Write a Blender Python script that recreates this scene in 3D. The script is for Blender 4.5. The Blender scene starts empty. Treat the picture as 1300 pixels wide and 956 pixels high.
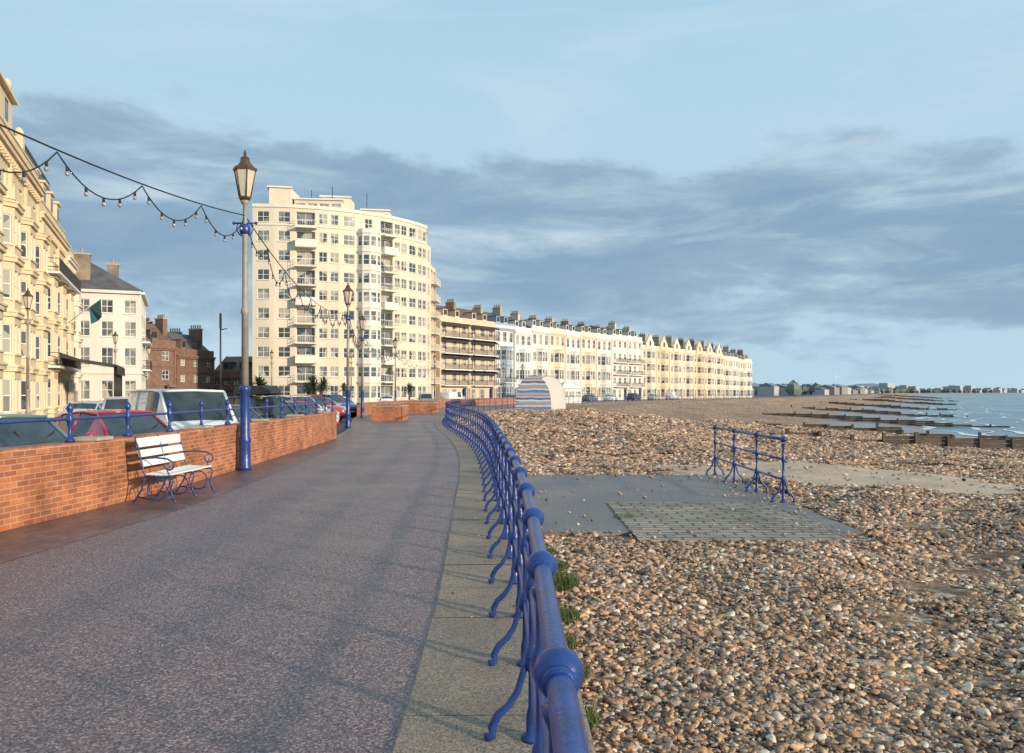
import bpy, math, random, bisect
import numpy as np
from mathutils import Vector
random.seed(7); rng=np.random.default_rng(7)
scene=bpy.context.scene
D=bpy.data
# ------------------------------------------------------------------ materials
def new_mat(name):
    m=D.materials.new(name); m.use_nodes=True
    nt=m.node_tree; b=nt.nodes['Principled BSDF']
    return m,nt,b
def N(nt,t,**k):
    n=nt.nodes.new(t)
    for a,v in k.items():
        if a.startswith('i_'):
            n.inputs[a[2:].replace('_',' ')].default_value=v
        else: setattr(n,a,v)
    return n
def ramp(nt,stops,interp='LINEAR'):
    r=nt.nodes.new('ShaderNodeValToRGB'); cr=r.color_ramp; cr.interpolation=interp
    while len(cr.elements)>1: cr.elements.remove(cr.elements[0])
    cr.elements[0].position=stops[0][0]; cr.elements[0].color=(*stops[0][1],1)
    for p,c in stops[1:]:
        e=cr.elements.new(p); e.color=(*c,1)
    return r
def g3(v): return (v,v,v)
def mat(name,col,rough=0.6,metal=0.0,var=0.15,scale=1.5,bump=0.0,bscale=40,spec=0.5,streak=False):
    m,nt,b=new_mat(name); L=nt.links
    geo=N(nt,'ShaderNodeNewGeometry')
    src=geo.outputs['Position']
    if streak:
        mp=N(nt,'ShaderNodeMapping'); mp.inputs['Scale'].default_value=(1,1,0.15)
        L.new(src,mp.inputs[0]); src=mp.outputs[0]
    n=N(nt,'ShaderNodeTexNoise',i_Scale=scale,i_Detail=6.0,i_Roughness=0.6)
    L.new(src,n.inputs['Vector'])
    r=ramp(nt,[(0.3,tuple(c*(1-var) for c in col)),(0.7,tuple(min(1,c*(1+var*0.6)) for c in col))])
    L.new(n.outputs[0],r.inputs[0]); L.new(r.outputs[0],b.inputs['Base Color'])
    b.inputs['Roughness'].default_value=rough; b.inputs['Metallic'].default_value=metal
    b.inputs['Specular IOR Level'].default_value=spec
    if bump>0:
        n2=N(nt,'ShaderNodeTexNoise',i_Scale=bscale,i_Detail=4.0); L.new(geo.outputs['Position'],n2.inputs['Vector'])
        bp=N(nt,'ShaderNodeBump',i_Strength=bump,i_Distance=0.02); L.new(n2.outputs[0],bp.inputs['Height']); L.new(bp.outputs[0],b.inputs['Normal'])
    return m
M={}
M['blue']=mat('blue_gloss_paint',(0.020,0.055,0.23),0.28,0,0.4,9,0.2,60)
M['blue_dark']=mat('blue_dark_paint',(0.02,0.045,0.17),0.35,0,0.2)
M['white']=mat('white_paint',(0.78,0.77,0.73),0.5,0,0.08,3)
M['cream']=mat('cream_stucco',(0.72,0.575,0.38),0.8,0,0.16,0.7,streak=True)
M['cream2']=mat('pale_cream_stucco',(0.74,0.65,0.51),0.8,0,0.16,0.5,streak=True)
M['cream3']=mat('warm_cream_stucco',(0.64,0.54,0.41),0.8,0,0.18,0.5,streak=True)
M['wstucco']=mat('white_stucco',(0.72,0.69,0.63),0.8,0,0.15,0.5,streak=True)
M['bluewall']=mat('blue_painted_wall',(0.33,0.40,0.50),0.7)
M['apt']=mat('apartment_render',(0.71,0.63,0.49),0.8,0,0.12,0.4,streak=True)
M['apt_trim']=mat('apartment_white',(0.75,0.70,0.61),0.7,0,0.08,0.5)
M['slate']=mat('slate_roof',(0.11,0.11,0.115),0.6,0,0.35,1.2,0.3,12)
M['tile']=mat('brown_tile_roof',(0.17,0.11,0.08),0.75,0,0.35,1.2,0.3,12)
M['brick_dark']=mat('dark_brick',(0.22,0.13,0.10),0.85,0,0.3,2)
M['brick_chim']=mat('chimney_brick',(0.27,0.21,0.155),0.85,0,0.45,0.6)
M['pot']=mat('chimney_pot',(0.42,0.29,0.19),0.8)
M['iron']=mat('black_ironwork',(0.03,0.03,0.035),0.5)
M['canopy']=mat('dark_canopy',(0.06,0.05,0.045),0.45,0,0.3,2)
M['lampcream']=mat('lamp_post_paint',(0.33,0.29,0.24),0.5,0,0.25,3)
M['lampbrown']=mat('lantern_bronze',(0.15,0.085,0.045),0.4,0.4,0.3,8)
M['lglass']=mat('lantern_glass',(0.60,0.54,0.43),0.15,0,0.1,5)
M['bulb']=mat('festoon_bulb',(0.32,0.33,0.34),0.1)
M['wire']=mat('black_wire',(0.02,0.02,0.02),0.6)
M['tyre']=mat('tyre_rubber',(0.02,0.02,0.02),0.85)
M['alloy']=mat('alloy_rim',(0.4,0.4,0.42),0.3,0.8)
M['timber']=mat('groyne_timber',(0.10,0.075,0.055),0.85,0,0.5,1.5,0.3,8)
M['grass']=mat('grass_blades',(0.09,0.13,0.03),0.7)
M['palm']=mat('palm_leaves',(0.05,0.075,0.035),0.6,0,0.4,5)
M['trunk']=mat('palm_trunk',(0.10,0.075,0.05),0.9)
M['stonecap']=mat('stone_cap',(0.42,0.36,0.29),0.8,0,0.25,6,0.3,50)
M['far_a']=mat('distant_render',(0.44,0.44,0.44),0.9)  # far town and tree colours have aerial haze painted in
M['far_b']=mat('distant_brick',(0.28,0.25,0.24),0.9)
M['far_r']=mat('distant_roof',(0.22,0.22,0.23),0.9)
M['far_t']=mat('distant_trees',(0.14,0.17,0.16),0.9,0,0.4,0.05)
M['flag']=mat('flag_cloth',(0.03,0.12,0.16),0.8)
M['taillight']=mat('tail_light_plastic',(0.35,0.02,0.02),0.2)
M['plate']=mat('number_plate',(0.7,0.7,0.65),0.5)
M['headlight']=mat('headlight_glass',(0.6,0.62,0.65),0.1)
M['blackplastic']=mat('black_plastic',(0.02,0.02,0.02),0.5)
M['glassdark']=mat('car_glass',(0.035,0.045,0.05),0.05,0,0.6,2.5,spec=0.8)
def carpaint(name,c):
    m=mat(name,c,0.25,0.0,0.04); m.node_tree.nodes['Principled BSDF'].inputs['Coat Weight'].default_value=0.7
    return m
def glassmat():
    m,nt,b=new_mat('window_glass'); L=nt.links
    geo=N(nt,'ShaderNodeNewGeometry')
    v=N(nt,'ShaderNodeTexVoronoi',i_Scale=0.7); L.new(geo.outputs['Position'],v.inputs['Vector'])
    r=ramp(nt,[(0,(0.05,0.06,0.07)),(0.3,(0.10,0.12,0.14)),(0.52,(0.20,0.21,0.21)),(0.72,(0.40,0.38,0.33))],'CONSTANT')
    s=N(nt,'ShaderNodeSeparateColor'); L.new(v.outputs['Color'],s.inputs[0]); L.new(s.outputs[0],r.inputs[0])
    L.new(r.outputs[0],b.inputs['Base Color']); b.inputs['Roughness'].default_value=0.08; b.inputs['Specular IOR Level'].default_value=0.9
    return m
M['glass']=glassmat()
def brickmat(name,c1,c2,mortar,w=0.225,h=0.075,ms=0.006,offset=0.5,bump=0.5,rough=0.8):
    m,nt,b=new_mat(name); L=nt.links
    uv=N(nt,'ShaderNodeUVMap'); geo=N(nt,'ShaderNodeNewGeometry')
    br=N(nt,'ShaderNodeTexBrick',offset=offset); br.inputs['Scale'].default_value=1
    br.inputs['Brick Width'].default_value=w; br.inputs['Row Height'].default_value=h
    br.inputs['Mortar Size'].default_value=ms; br.inputs['Mortar Smooth'].default_value=0.3; br.inputs['Bias'].default_value=0.0
    br.inputs['Color1'].default_value=(*c1,1); br.inputs['Color2'].default_value=(*c2,1); br.inputs['Mortar'].default_value=(*mortar,1)
    L.new(uv.outputs[0],br.inputs['Vector'])
    n=N(nt,'ShaderNodeTexNoise',i_Scale=1.3,i_Detail=8.0,i_Roughness=0.7); L.new(geo.outputs['Position'],n.inputs['Vector'])
    r=ramp(nt,[(0.3,g3(0.5)),(0.55,g3(1.0)),(0.75,g3(1.35))]); L.new(n.outputs[0],r.inputs[0])
    mx=N(nt,'ShaderNodeMix',data_type='RGBA',blend_type='MULTIPLY'); mx.inputs[0].default_value=1
    L.new(br.outputs[0],mx.inputs[6]); L.new(r.outputs[0],mx.inputs[7]); L.new(mx.outputs[2],b.inputs['Base Color'])
    b.inputs['Roughness'].default_value=rough
    n2=N(nt,'ShaderNodeTexNoise',i_Scale=60.0,i_Detail=3.0); L.new(geo.outputs['Position'],n2.inputs['Vector'])
    ad=N(nt,'ShaderNodeMath',operation='SUBTRACT'); L.new(n2.outputs[0],ad.inputs[0]); L.new(br.outputs['Fac'],ad.inputs[1])
    bp=N(nt,'ShaderNodeBump',i_Strength=bump,i_Distance=0.008); L.new(ad.outputs[0],bp.inputs['Height']); L.new(bp.outputs[0],b.inputs['Normal'])
    return m
M['brick']=brickmat('orange_brick',(0.54,0.175,0.06),(0.34,0.095,0.04),(0.42,0.33,0.24),ms=0.008)
M['pavers']=brickmat('red_block_paving',(0.20,0.125,0.118),(0.13,0.085,0.085),(0.06,0.05,0.048),0.2,0.1,0.006,0.5,0.4,0.4)
M['setts']=brickmat('stone_setts',(0.40,0.34,0.26),(0.28,0.24,0.19),(0.12,0.105,0.075),0.42,0.2,0.025,0.5,0.9,0.85)
def speckle(name,cols,scale,rough,patch=0.25,bump=0.3,coat=0.0):
    m,nt,b=new_mat(name); L=nt.links
    geo=N(nt,'ShaderNodeNewGeometry')
    v=N(nt,'ShaderNodeTexVoronoi',i_Scale=scale); L.new(geo.outputs['Position'],v.inputs['Vector'])
    s=N(nt,'ShaderNodeSeparateColor'); L.new(v.outputs['Color'],s.inputs[0])
    r=ramp(nt,cols); L.new(s.outputs[0],r.inputs[0])
    n=N(nt,'ShaderNodeTexNoise',i_Scale=0.5,i_Detail=8.0,i_Roughness=0.65); L.new(geo.outputs['Position'],n.inputs['Vector'])
    r2=ramp(nt,[(0.3,g3(1-patch)),(0.7,g3(1+patch*0.6))]); L.new(n.outputs[0],r2.inputs[0])
    mx=N(nt,'ShaderNodeMix',data_type='RGBA',blend_type='MULTIPLY'); mx.inputs[0].default_value=1
    L.new(r.outputs[0],mx.inputs[6]); L.new(r2.outputs[0],mx.inputs[7]); L.new(mx.outputs[2],b.inputs['Base Color'])
    r3=ramp(nt,[(0.35,g3(max(0,rough-0.15))),(0.65,g3(min(1,rough+0.12)))]); L.new(n.outputs[0],r3.inputs[0]); L.new(r3.outputs[0],b.inputs['Roughness'])
    bp=N(nt,'ShaderNodeBump',i_Strength=bump,i_Distance=0.004); L.new(v.outputs['Distance'],bp.inputs['Height']); L.new(bp.outputs[0],b.inputs['Normal'])
    return m
M['asphalt']=speckle('resin_gravel_asphalt',[(0.0,(0.055,0.038,0.040)),(0.35,(0.155,0.103,0.104)),(0.75,(0.235,0.152,0.145)),(1.0,(0.50,0.35,0.31))],85,0.5,0.25,0.45)
M['road']=speckle('road_asphalt',[(0,(0.04,0.04,0.04)),(1,(0.09,0.09,0.09))],60,0.8)
M['slab']=speckle('concrete_slab',[(0.0,(0.14,0.105,0.075)),(0.4,(0.25,0.19,0.14)),(1.0,(0.42,0.32,0.235))],110,0.7,0.4,0.3)
M['concrete']=speckle('wet_concrete',[(0,(0.14,0.12,0.11)),(1,(0.27,0.23,0.20))],70,0.55,0.5,0.3)
M['seawall']=mat('sea_wall_concrete',(0.14,0.14,0.09),0.85,0,0.5,3,0.5,30)
M['ground']=mat('inland_ground',(0.13,0.12,0.10),0.9,0,0.3,0.05)
def stonecols(): return [(0.0,(0.07,0.05,0.042)),(0.08,(0.21,0.135,0.09)),(0.20,(0.42,0.26,0.15)),(0.42,(0.56,0.34,0.185)),(0.56,(0.31,0.22,0.165)),(0.66,(0.62,0.43,0.265)),(0.80,(0.44,0.35,0.285)),(0.91,(0.80,0.69,0.54))]
def pebblemat():
    m,nt,b=new_mat('pebble_stone'); L=nt.links
    oi=N(nt,'ShaderNodeObjectInfo'); r=ramp(nt,stonecols(),'CONSTANT'); L.new(oi.outputs['Random'],r.inputs[0])
    geo=N(nt,'ShaderNodeNewGeometry'); n=N(nt,'ShaderNodeTexNoise',i_Scale=45.0,i_Detail=4.0); L.new(geo.outputs['Position'],n.inputs['Vector'])
    r2=ramp(nt,[(0.35,g3(0.75)),(0.65,g3(1.15))]); L.new(n.outputs[0],r2.inputs[0])
    mx=N(nt,'ShaderNodeMix',data_type='RGBA',blend_type='MULTIPLY'); mx.inputs[0].default_value=1
    L.new(r.outputs[0],mx.inputs[6]); L.new(r2.outputs[0],mx.inputs[7])
    nl=N(nt,'ShaderNodeTexNoise',i_Scale=0.35,i_Detail=5.0,i_Roughness=0.65); L.new(geo.outputs['Position'],nl.inputs['Vector'])
    r3=ramp(nt,[(0.32,(0.74,0.71,0.70)),(0.68,(1.2,1.10,1.02))]); L.new(nl.outputs[0],r3.inputs[0])
    mx2=N(nt,'ShaderNodeMix',data_type='RGBA',blend_type='MULTIPLY'); mx2.inputs[0].default_value=1
    L.new(mx.outputs[2],mx2.inputs[6]); L.new(r3.outputs[0],mx2.inputs[7]); L.new(mx2.outputs[2],b.inputs['Base Color'])
    b.inputs['Roughness'].default_value=0.6
    return m
M['pebble']=pebblemat()
SP=(9.2,20.6,5.4,3.2)
def beachmat():
    m,nt,b=new_mat('shingle_beach'); L=nt.links
    geo=N(nt,'ShaderNodeNewGeometry'); pos=geo.outputs['Position']
    v=N(nt,'ShaderNodeTexVoronoi',i_Scale=7.0); L.new(pos,v.inputs['Vector'])
    s=N(nt,'ShaderNodeSeparateColor'); L.new(v.outputs['Color'],s.inputs[0])
    r=ramp(nt,[(p,tuple(min(1,x*1.05) for x in c)) for p,c in stonecols()],'CONSTANT'); L.new(s.outputs[0],r.inputs[0])
    n=N(nt,'ShaderNodeTexNoise',i_Scale=0.16,i_Detail=10.0,i_Roughness=0.7); L.new(pos,n.inputs['Vector'])
    r2=ramp(nt,[(0.3,(0.58,0.55,0.53)),(0.5,(0.98,0.92,0.85)),(0.72,(1.28,1.14,1.0))]); L.new(n.outputs[0],r2.inputs[0])
    mx=N(nt,'ShaderNodeMix',data_type='RGBA',blend_type='MULTIPLY'); mx.inputs[0].default_value=1
    L.new(r.outputs[0],mx.inputs[6]); L.new(r2.outputs[0],mx.inputs[7])
    vm=N(nt,'ShaderNodeVectorMath',operation='SUBTRACT'); vm.inputs[1].default_value=(SP[0],SP[1],0); L.new(pos,vm.inputs[0])
    vs=N(nt,'ShaderNodeVectorMath',operation='MULTIPLY'); vs.inputs[1].default_value=(1/SP[2],1/SP[3],0); L.new(vm.outputs[0],vs.inputs[0])
    ln=N(nt,'ShaderNodeVectorMath',operation='LENGTH'); L.new(vs.outputs[0],ln.inputs[0])
    mr=N(nt,'ShaderNodeMapRange'); mr.inputs[1].default_value=1.35; mr.inputs[2].default_value=1.15; L.new(ln.outputs['Value'],mr.inputs[0])
    n3=N(nt,'ShaderNodeTexNoise',i_Scale=0.9,i_Detail=5.0); L.new(pos,n3.inputs['Vector'])
    sx=N(nt,'ShaderNodeSeparateXYZ'); L.new(pos,sx.inputs[0])
    zz=N(nt,'ShaderNodeMath',operation='MULTIPLY_ADD'); zz.inputs[1].default_value=0.5; L.new(n3.outputs[0],zz.inputs[0]); L.new(sx.outputs[2],zz.inputs[2])
    mr2=N(nt,'ShaderNodeMapRange'); mr2.inputs[1].default_value=-1.65; mr2.inputs[2].default_value=-1.85; L.new(zz.outputs[0],mr2.inputs[0])
    rs=ramp(nt,[(0.3,(0.42,0.30,0.20)),(0.7,(0.62,0.47,0.33))]); L.new(n3.outputs[0],rs.inputs[0])
    m1=N(nt,'ShaderNodeMix',data_type='RGBA'); L.new(rs.outputs[0],m1.inputs[7])
    L.new(mr.outputs[0],m1.inputs[0]); L.new(mx.outputs[2],m1.inputs[6])
    m2=N(nt,'ShaderNodeMix',data_type='RGBA'); m2.inputs[7].default_value=(0.25,0.19,0.14,1)
    L.new(mr2.outputs[0],m2.inputs[0]); L.new(m1.outputs[2],m2.inputs[6]); L.new(m2.outputs[2],b.inputs['Base Color'])
    rr=N(nt,'ShaderNodeMapRange'); rr.inputs[3].default_value=0.8; rr.inputs[4].default_value=0.25; L.new(mr2.outputs[0],rr.inputs[0]); L.new(rr.outputs[0],b.inputs['Roughness'])
    n4=N(nt,'ShaderNodeTexNoise',i_Scale=1.2,i_Detail=8.0,i_Roughness=0.75); L.new(pos,n4.inputs['Vector'])
    st=N(nt,'ShaderNodeMapRange'); st.inputs[3].default_value=1.0; st.inputs[4].default_value=0.15
    mxm=N(nt,'ShaderNodeMath',operation='MAXIMUM'); L.new(mr.outputs[0],mxm.inputs[0]); L.new(mr2.outputs[0],mxm.inputs[1]); L.new(mxm.outputs[0],st.inputs[0])
    bp0=N(nt,'ShaderNodeBump',i_Distance=0.5); L.new(st.outputs[0],bp0.inputs['Strength']); L.new(n4.outputs[0],bp0.inputs['Height'])
    bp=N(nt,'ShaderNodeBump',i_Distance=0.07); L.new(st.outputs[0],bp.inputs['Strength']); bp.invert=True; L.new(v.outputs['Distance'],bp.inputs['Height']); L.new(bp0.outputs[0],bp.inputs['Normal']); L.new(bp.outputs[0],b.inputs['Normal'])
    return m
M['beach']=beachmat()
def seamat():
    m,nt,b=new_mat('sea_water'); L=nt.links
    geo=N(nt,'ShaderNodeNewGeometry'); mp=N(nt,'ShaderNodeMapping'); mp.inputs['Rotation'].default_value=(0,0,0.35); mp.inputs['Scale'].default_value=(1,0.35,1)
    L.new(geo.outputs['Position'],mp.inputs[0])
    n=N(nt,'ShaderNodeTexNoise',i_Scale=0.7,i_Detail=8.0,i_Roughness=0.65); L.new(mp.outputs[0],n.inputs['Vector'])
    n2=N(nt,'ShaderNodeTexNoise',i_Scale=0.12,i_Detail=6.0,i_Roughness=0.6); L.new(mp.outputs[0],n2.inputs['Vector'])
    r=ramp(nt,[(0.3,(0.09,0.17,0.19)),(0.58,(0.18,0.27,0.29)),(0.68,(0.55,0.6,0.6))]); L.new(n2.outputs[0],r.inputs[0]); L.new(r.outputs[0],b.inputs['Base Color'])
    b.inputs['Roughness'].default_value=0.2
    bp=N(nt,'ShaderNodeBump',i_Strength=0.9,i_Distance=0.7); L.new(n.outputs[0],bp.inputs['Height']); L.new(bp.outputs[0],b.inputs['Normal'])
    return m
M['sea']=seamat()
M['foam']=mat('sea_foam',(0.75,0.77,0.77),0.7,0,0.3,2)
def stripemat():
    m,nt,b=new_mat('striped_paint'); L=nt.links
    geo=N(nt,'ShaderNodeNewGeometry'); sx=N(nt,'ShaderNodeSeparateXYZ'); L.new(geo.outputs['Position'],sx.inputs[0])
    n=N(nt,'ShaderNodeTexNoise',i_Scale=1.2,i_Detail=2.0); L.new(geo.outputs['Position'],n.inputs['Vector'])
    mu=N(nt,'ShaderNodeMath',operation='MULTIPLY_ADD'); mu.inputs[1].default_value=0.25; L.new(n.outputs[0],mu.inputs[0]); L.new(sx.outputs[2],mu.inputs[2])
    m2=N(nt,'ShaderNodeMath',operation='MULTIPLY'); m2.inputs[1].default_value=0.55; L.new(mu.outputs[0],m2.inputs[0])
    fr=N(nt,'ShaderNodeMath',operation='FRACT'); L.new(m2.outputs[0],fr.inputs[0])
    r=ramp(nt,[(0,(0.10,0.18,0.36)),(0.15,(0.5,0.5,0.5)),(0.25,(0.42,0.22,0.15)),(0.34,(0.2,0.32,0.48)),(0.48,(0.55,0.54,0.5)),(0.58,(0.08,0.11,0.26)),(0.7,(0.4,0.42,0.45)),(0.8,(0.40,0.16,0.12)),(0.88,(0.25,0.38,0.52))],'CONSTANT')
    L.new(fr.outputs[0],r.inputs[0]); L.new(r.outputs[0],b.inputs['Base Color']); b.inputs['Roughness'].default_value=0.6
    return m
M['stripe']=stripemat()
# ------------------------------------------------------------------ builder
class B:
    def __init__(s,name,origin=None): s.name=name; s.parts={}; s.origin=origin
    def add(s,part,m,verts,faces,smooth=False,uvs=None):
        if part not in s.parts: s.parts[part]=dict(m=m,v=[],f=[],sm=[],uv=[])
        P=s.parts[part]; o=len(P['v']); P['v'].extend([tuple(v) for v in verts])
        for i,f in enumerate(faces):
            P['f'].append(tuple(a+o for a in f)); P['sm'].append(smooth)
            P['uv'].append(uvs[i] if uvs else [(0,0)]*len(f))
    def box(s,part,m,p,d,u0,u1,v0,v1,z0,z1):
        n=(d[1],-d[0]); vs=[]
        for z in (z0,z1):
            for (u,v) in ((u0,v0),(u1,v0),(u1,v1),(u0,v1)):
                vs.append((p[0]+d[0]*u+n[0]*v,p[1]+d[1]*u+n[1]*v,z))
        s.add(part,m,vs,[(0,1,2,3),(7,6,5,4),(0,4,5,1),(1,5,6,2),(2,6,7,3),(3,7,4,0)])
    def tube(s,part,m,pts,r,n=8,cap=True):
        pts=[Vector(p) for p in pts]; k=len(pts); rs=r if isinstance(r,(list,tuple)) else [r]*k
        vs=[];fs=[]; up=None
        for i,p in enumerate(pts):
            t=(pts[min(i+1,k-1)]-pts[max(i-1,0)]).normalized()
            if up is None:
                up=Vector((0,0,1)) if abs(t.z)<0.9 else Vector((1,0,0))
            a=(up-t*up.dot(t)).normalized(); up=a; c=t.cross(a)
            for j in range(n):
                th=2*math.pi*j/n; vs.append(p+(a*math.cos(th)+c*math.sin(th))*rs[i])
        for i in range(k-1):
            for j in range(n):
                fs.append((i*n+j,i*n+(j+1)%n,(i+1)*n+(j+1)%n,(i+1)*n+j))
        if cap: fs.append(tuple(range(n-1,-1,-1))); fs.append(tuple((k-1)*n+j for j in range(n)))
        s.add(part,m,vs,fs,True)
    def lathe(s,part,m,c,prof,n=12,smooth=True,rot=0):
        vs=[];fs=[]
        for (r,z) in prof:
            for j in range(n):
                th=2*math.pi*(j+rot)/n; vs.append((c[0]+r*math.cos(th),c[1]+r*math.sin(th),c[2]+z))
        for i in range(len(prof)-1):
            for j in range(n): fs.append((i*n+j,i*n+(j+1)%n,(i+1)*n+(j+1)%n,(i+1)*n+j))
        fs.append(tuple(range(n-1,-1,-1))); fs.append(tuple((len(prof)-1)*n+j for j in range(n)))
        s.add(part,m,vs,fs,smooth)
    def ball(s,part,m,c,r,n=10,k=6,sz=1):
        s.lathe(part,m,c,[(max(0.001,r*math.sin(math.pi*i/k)),-r*sz*math.cos(math.pi*i/k)) for i in range(k+1)],n)
    def done(s,single=False):
        allv=[v for P in s.parts.values() for v in P['v']]
        if s.origin is None:
            a=np.array(allv); s.origin=((a[:,0].min()+a[:,0].max())/2,(a[:,1].min()+a[:,1].max())/2,a[:,2].min())
        o=s.origin
        def mk(nm,P):
            me=D.meshes.new(nm); me.from_pydata([(v[0]-o[0],v[1]-o[1],v[2]-o[2]) for v in P['v']],[],P['f'])
            me.materials.append(P['m']); me.polygons.foreach_set('use_smooth',P['sm'])
            uvl=me.uv_layers.new(name='UVMap'); flat=[c for f in P['uv'] for uv in f for c in uv]
            uvl.data.foreach_set('uv',flat); me.update()
            return D.objects.new(nm,me)
        if len(s.parts)==1:
            ob=mk(s.name,list(s.parts.values())[0]); ob.location=o; scene.collection.objects.link(ob); return ob
        e=D.objects.new(s.name,None); e.location=o; scene.collection.objects.link(e)
        for nm,P in s.parts.items():
            ob=mk(nm,P); ob.parent=e; scene.collection.objects.link(ob)
        return e
def unit(a,b):
    dx,dy=b[0]-a[0],b[1]-a[1]; L=math.hypot(dx,dy); return (dx/L,dy/L),L
# ------------------------------------------------------------------ curves of the seafront (x as function of y)
def hermite(pts):
    xs=np.array([p[0] for p in pts],float); ys=np.array([p[1] for p in pts],float)
    m=np.gradient(xs,ys)
    xs=xs.tolist(); ysl=ys.tolist(); m=m.tolist()
    def f(y):
        if y<ysl[0]: return xs[0]+m[0]*(y-ysl[0])
        if y>ysl[-1]: return xs[-1]+m[-1]*(y-ysl[-1])
        i=min(max(bisect.bisect_left(ysl,y)-1,0),len(ysl)-2); h=ysl[i+1]-ysl[i]; t=(y-ysl[i])/h
        return (2*t**3-3*t*t+1)*xs[i]+(t**3-2*t*t+t)*h*m[i]+(-2*t**3+3*t*t)*xs[i+1]+(t**3-t*t)*h*m[i+1]
    return f
rail=hermite([(0.1,-20),(0.1,0),(0.09,5),(-0.05,9),(-0.2,12),(-0.45,17),(-0.88,22.7),(-1.75,30),(-2.95,38),(-4.0,48),(-4.1,58),(-2.9,70),(-0.5,82),(8,110),(40,180),(125,330),(330,720),(720,1500),(2700,3600),(6000,6000)])
wallx=hermite([(-7.2,-5),(-6.75,4),(-6.42,9.7),(-6.2,12.5),(-6.2,17),(-6.42,24),(-6.75,31),(-7.3,36),(-8.9,45),(-10.6,55),(-10.8,68),(-9.4,84),(-2,110),(27,180),(110,330),(310,720)])
pavx=hermite([(-5.9,-5),(-5.55,4),(-5.22,8),(-4.95,12),(-5.0,14.5),(-5.4,22),(-6.0,30.7),(-7.9,43.5),(-9.6,55),(-9.8,68)])
def path(fn,y0,y1,step,off=0):
    out=[];y=y0
    while y<y1+1e-6:
        e=0.01; dx=(fn(y+e)-fn(y-e))/(2*e); L=math.hypot(dx,1)
        out.append((fn(y)+off/L,y-off*dx/L)); y+=step*(1/L)
    return out
def sweep(b,part,m,pts,prof,closed=False,caps=True,uvscale=1):
    k=len(prof); vs=[]; arc=[0]
    for i,p in enumerate(pts):
        a=pts[max(0,i-1)]; c=pts[min(len(pts)-1,i+1)]; d,_=unit(a,c); n=(d[1],-d[0])
        if i: arc.append(arc[-1]+math.dist(pts[i-1],p))
        for (o,z) in prof: vs.append((p[0]+n[0]*o,p[1]+n[1]*o,z))
    pl=[0]
    for i in range(1,k+1): pl.append(pl[-1]+math.dist(prof[i-1],prof[i%k]))
    fs=[];uv=[]
    for i in range(len(pts)-1):
        for j in range(k if closed else k-1):
            j2=(j+1)%k
            fs.append((i*k+j,(i+1)*k+j,(i+1)*k+j2,i*k+j2)); uv.append([(arc[i],pl[j]),(arc[i+1],pl[j]),(arc[i+1],pl[j+1]),(arc[i],pl[j+1])])
    if closed and caps:
        fs.append(tuple(range(k))); uv.append([(prof[j][0],prof[j][1]) for j in range(k)])
        q=(len(pts)-1)*k; fs.append(tuple(q+j for j in range(k-1,-1,-1))); uv.append([(prof[j][0],prof[j][1]) for j in range(k-1,-1,-1)])
    b.add(part,m,vs,fs,False,uv)
def between(name,m,f0,f1,ys,z,div=1):
    b=B(name,(0,0,0)); vs=[];fs=[];uv=[];arc=0
    for i,y in enumerate(ys):
        a,c=f0(y),f1(y)
        for j in range(div+1): vs.append((a+(c-a)*j/div,y,z))
    k=div+1
    for i in range(len(ys)-1):
        for j in range(div):
            idx=(i*k+j,i*k+j+1,(i+1)*k+j+1,(i+1)*k+j); fs.append(idx); uv.append([(vs[q][1],vs[q][0]) for q in idx])
    b.add(name,m,vs,fs,False,uv); return b.done()
ysN=[-12+i*0.5 for i in range(0,150)]+[63+i*2 for i in range(0,60)]+[185+i*8 for i in range(0,70)]
ysF=ysN+[750+i*60 for i in range(0,48)]+[3700,4200,5000,6000]
between('ground',M['ground'],lambda y:-9000,lambda y:rail(y)+0.25,[-40,-25]+ysF+[20000],-0.16)
between('promenade',M['asphalt'],lambda y:wallx(y)-0.3,lambda y:rail(y)+0.22,ysN,0.0)
between('brick_pavement',M['pavers'],lambda y:wallx(y)-0.1,pavx,[y for y in ysN if y<66],0.004)
between('road',M['road'],lambda y:wallx(y)-20,lambda y:wallx(y)-0.34,ysN,-0.12)
b=B('concrete_edging',(0,0,0))
y=-6.0
while y<200:
    st=0.92 if y<70 else 4
    e=0.01; dx=(rail(y+e)-rail(y-e))/(2*e); L=math.hypot(dx,1); ye=y+st/L
    q=[(rail(yy),yy) for yy in (y,(y+ye)/2,ye)]
    j=random.uniform(-0.003,0.003); w=random.uniform(-.008,.008)
    sweep(b,'slabs',M['slab'],q,[(-0.68+w,0.0),(-0.68+w,0.010+j),(-0.67+w,0.016+j),(0.28,0.016+j),(0.30,0.01),(0.30,-0.12)])
    y=ye+0.010
b.done()
b=B('sea_wall',(0,0,0)); sweep(b,'sea_wall',M['seawall'],path(rail,-8,2500,3),[(0.27,-0.01),(0.28,-0.2),(0.33,-0.9),(0.33,-1.4)]); b.done()
SEA=-2.85
def slope(y):
    e=0.5; return math.hypot((rail(y+e)-rail(y-e))/(2*e),1)
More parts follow.
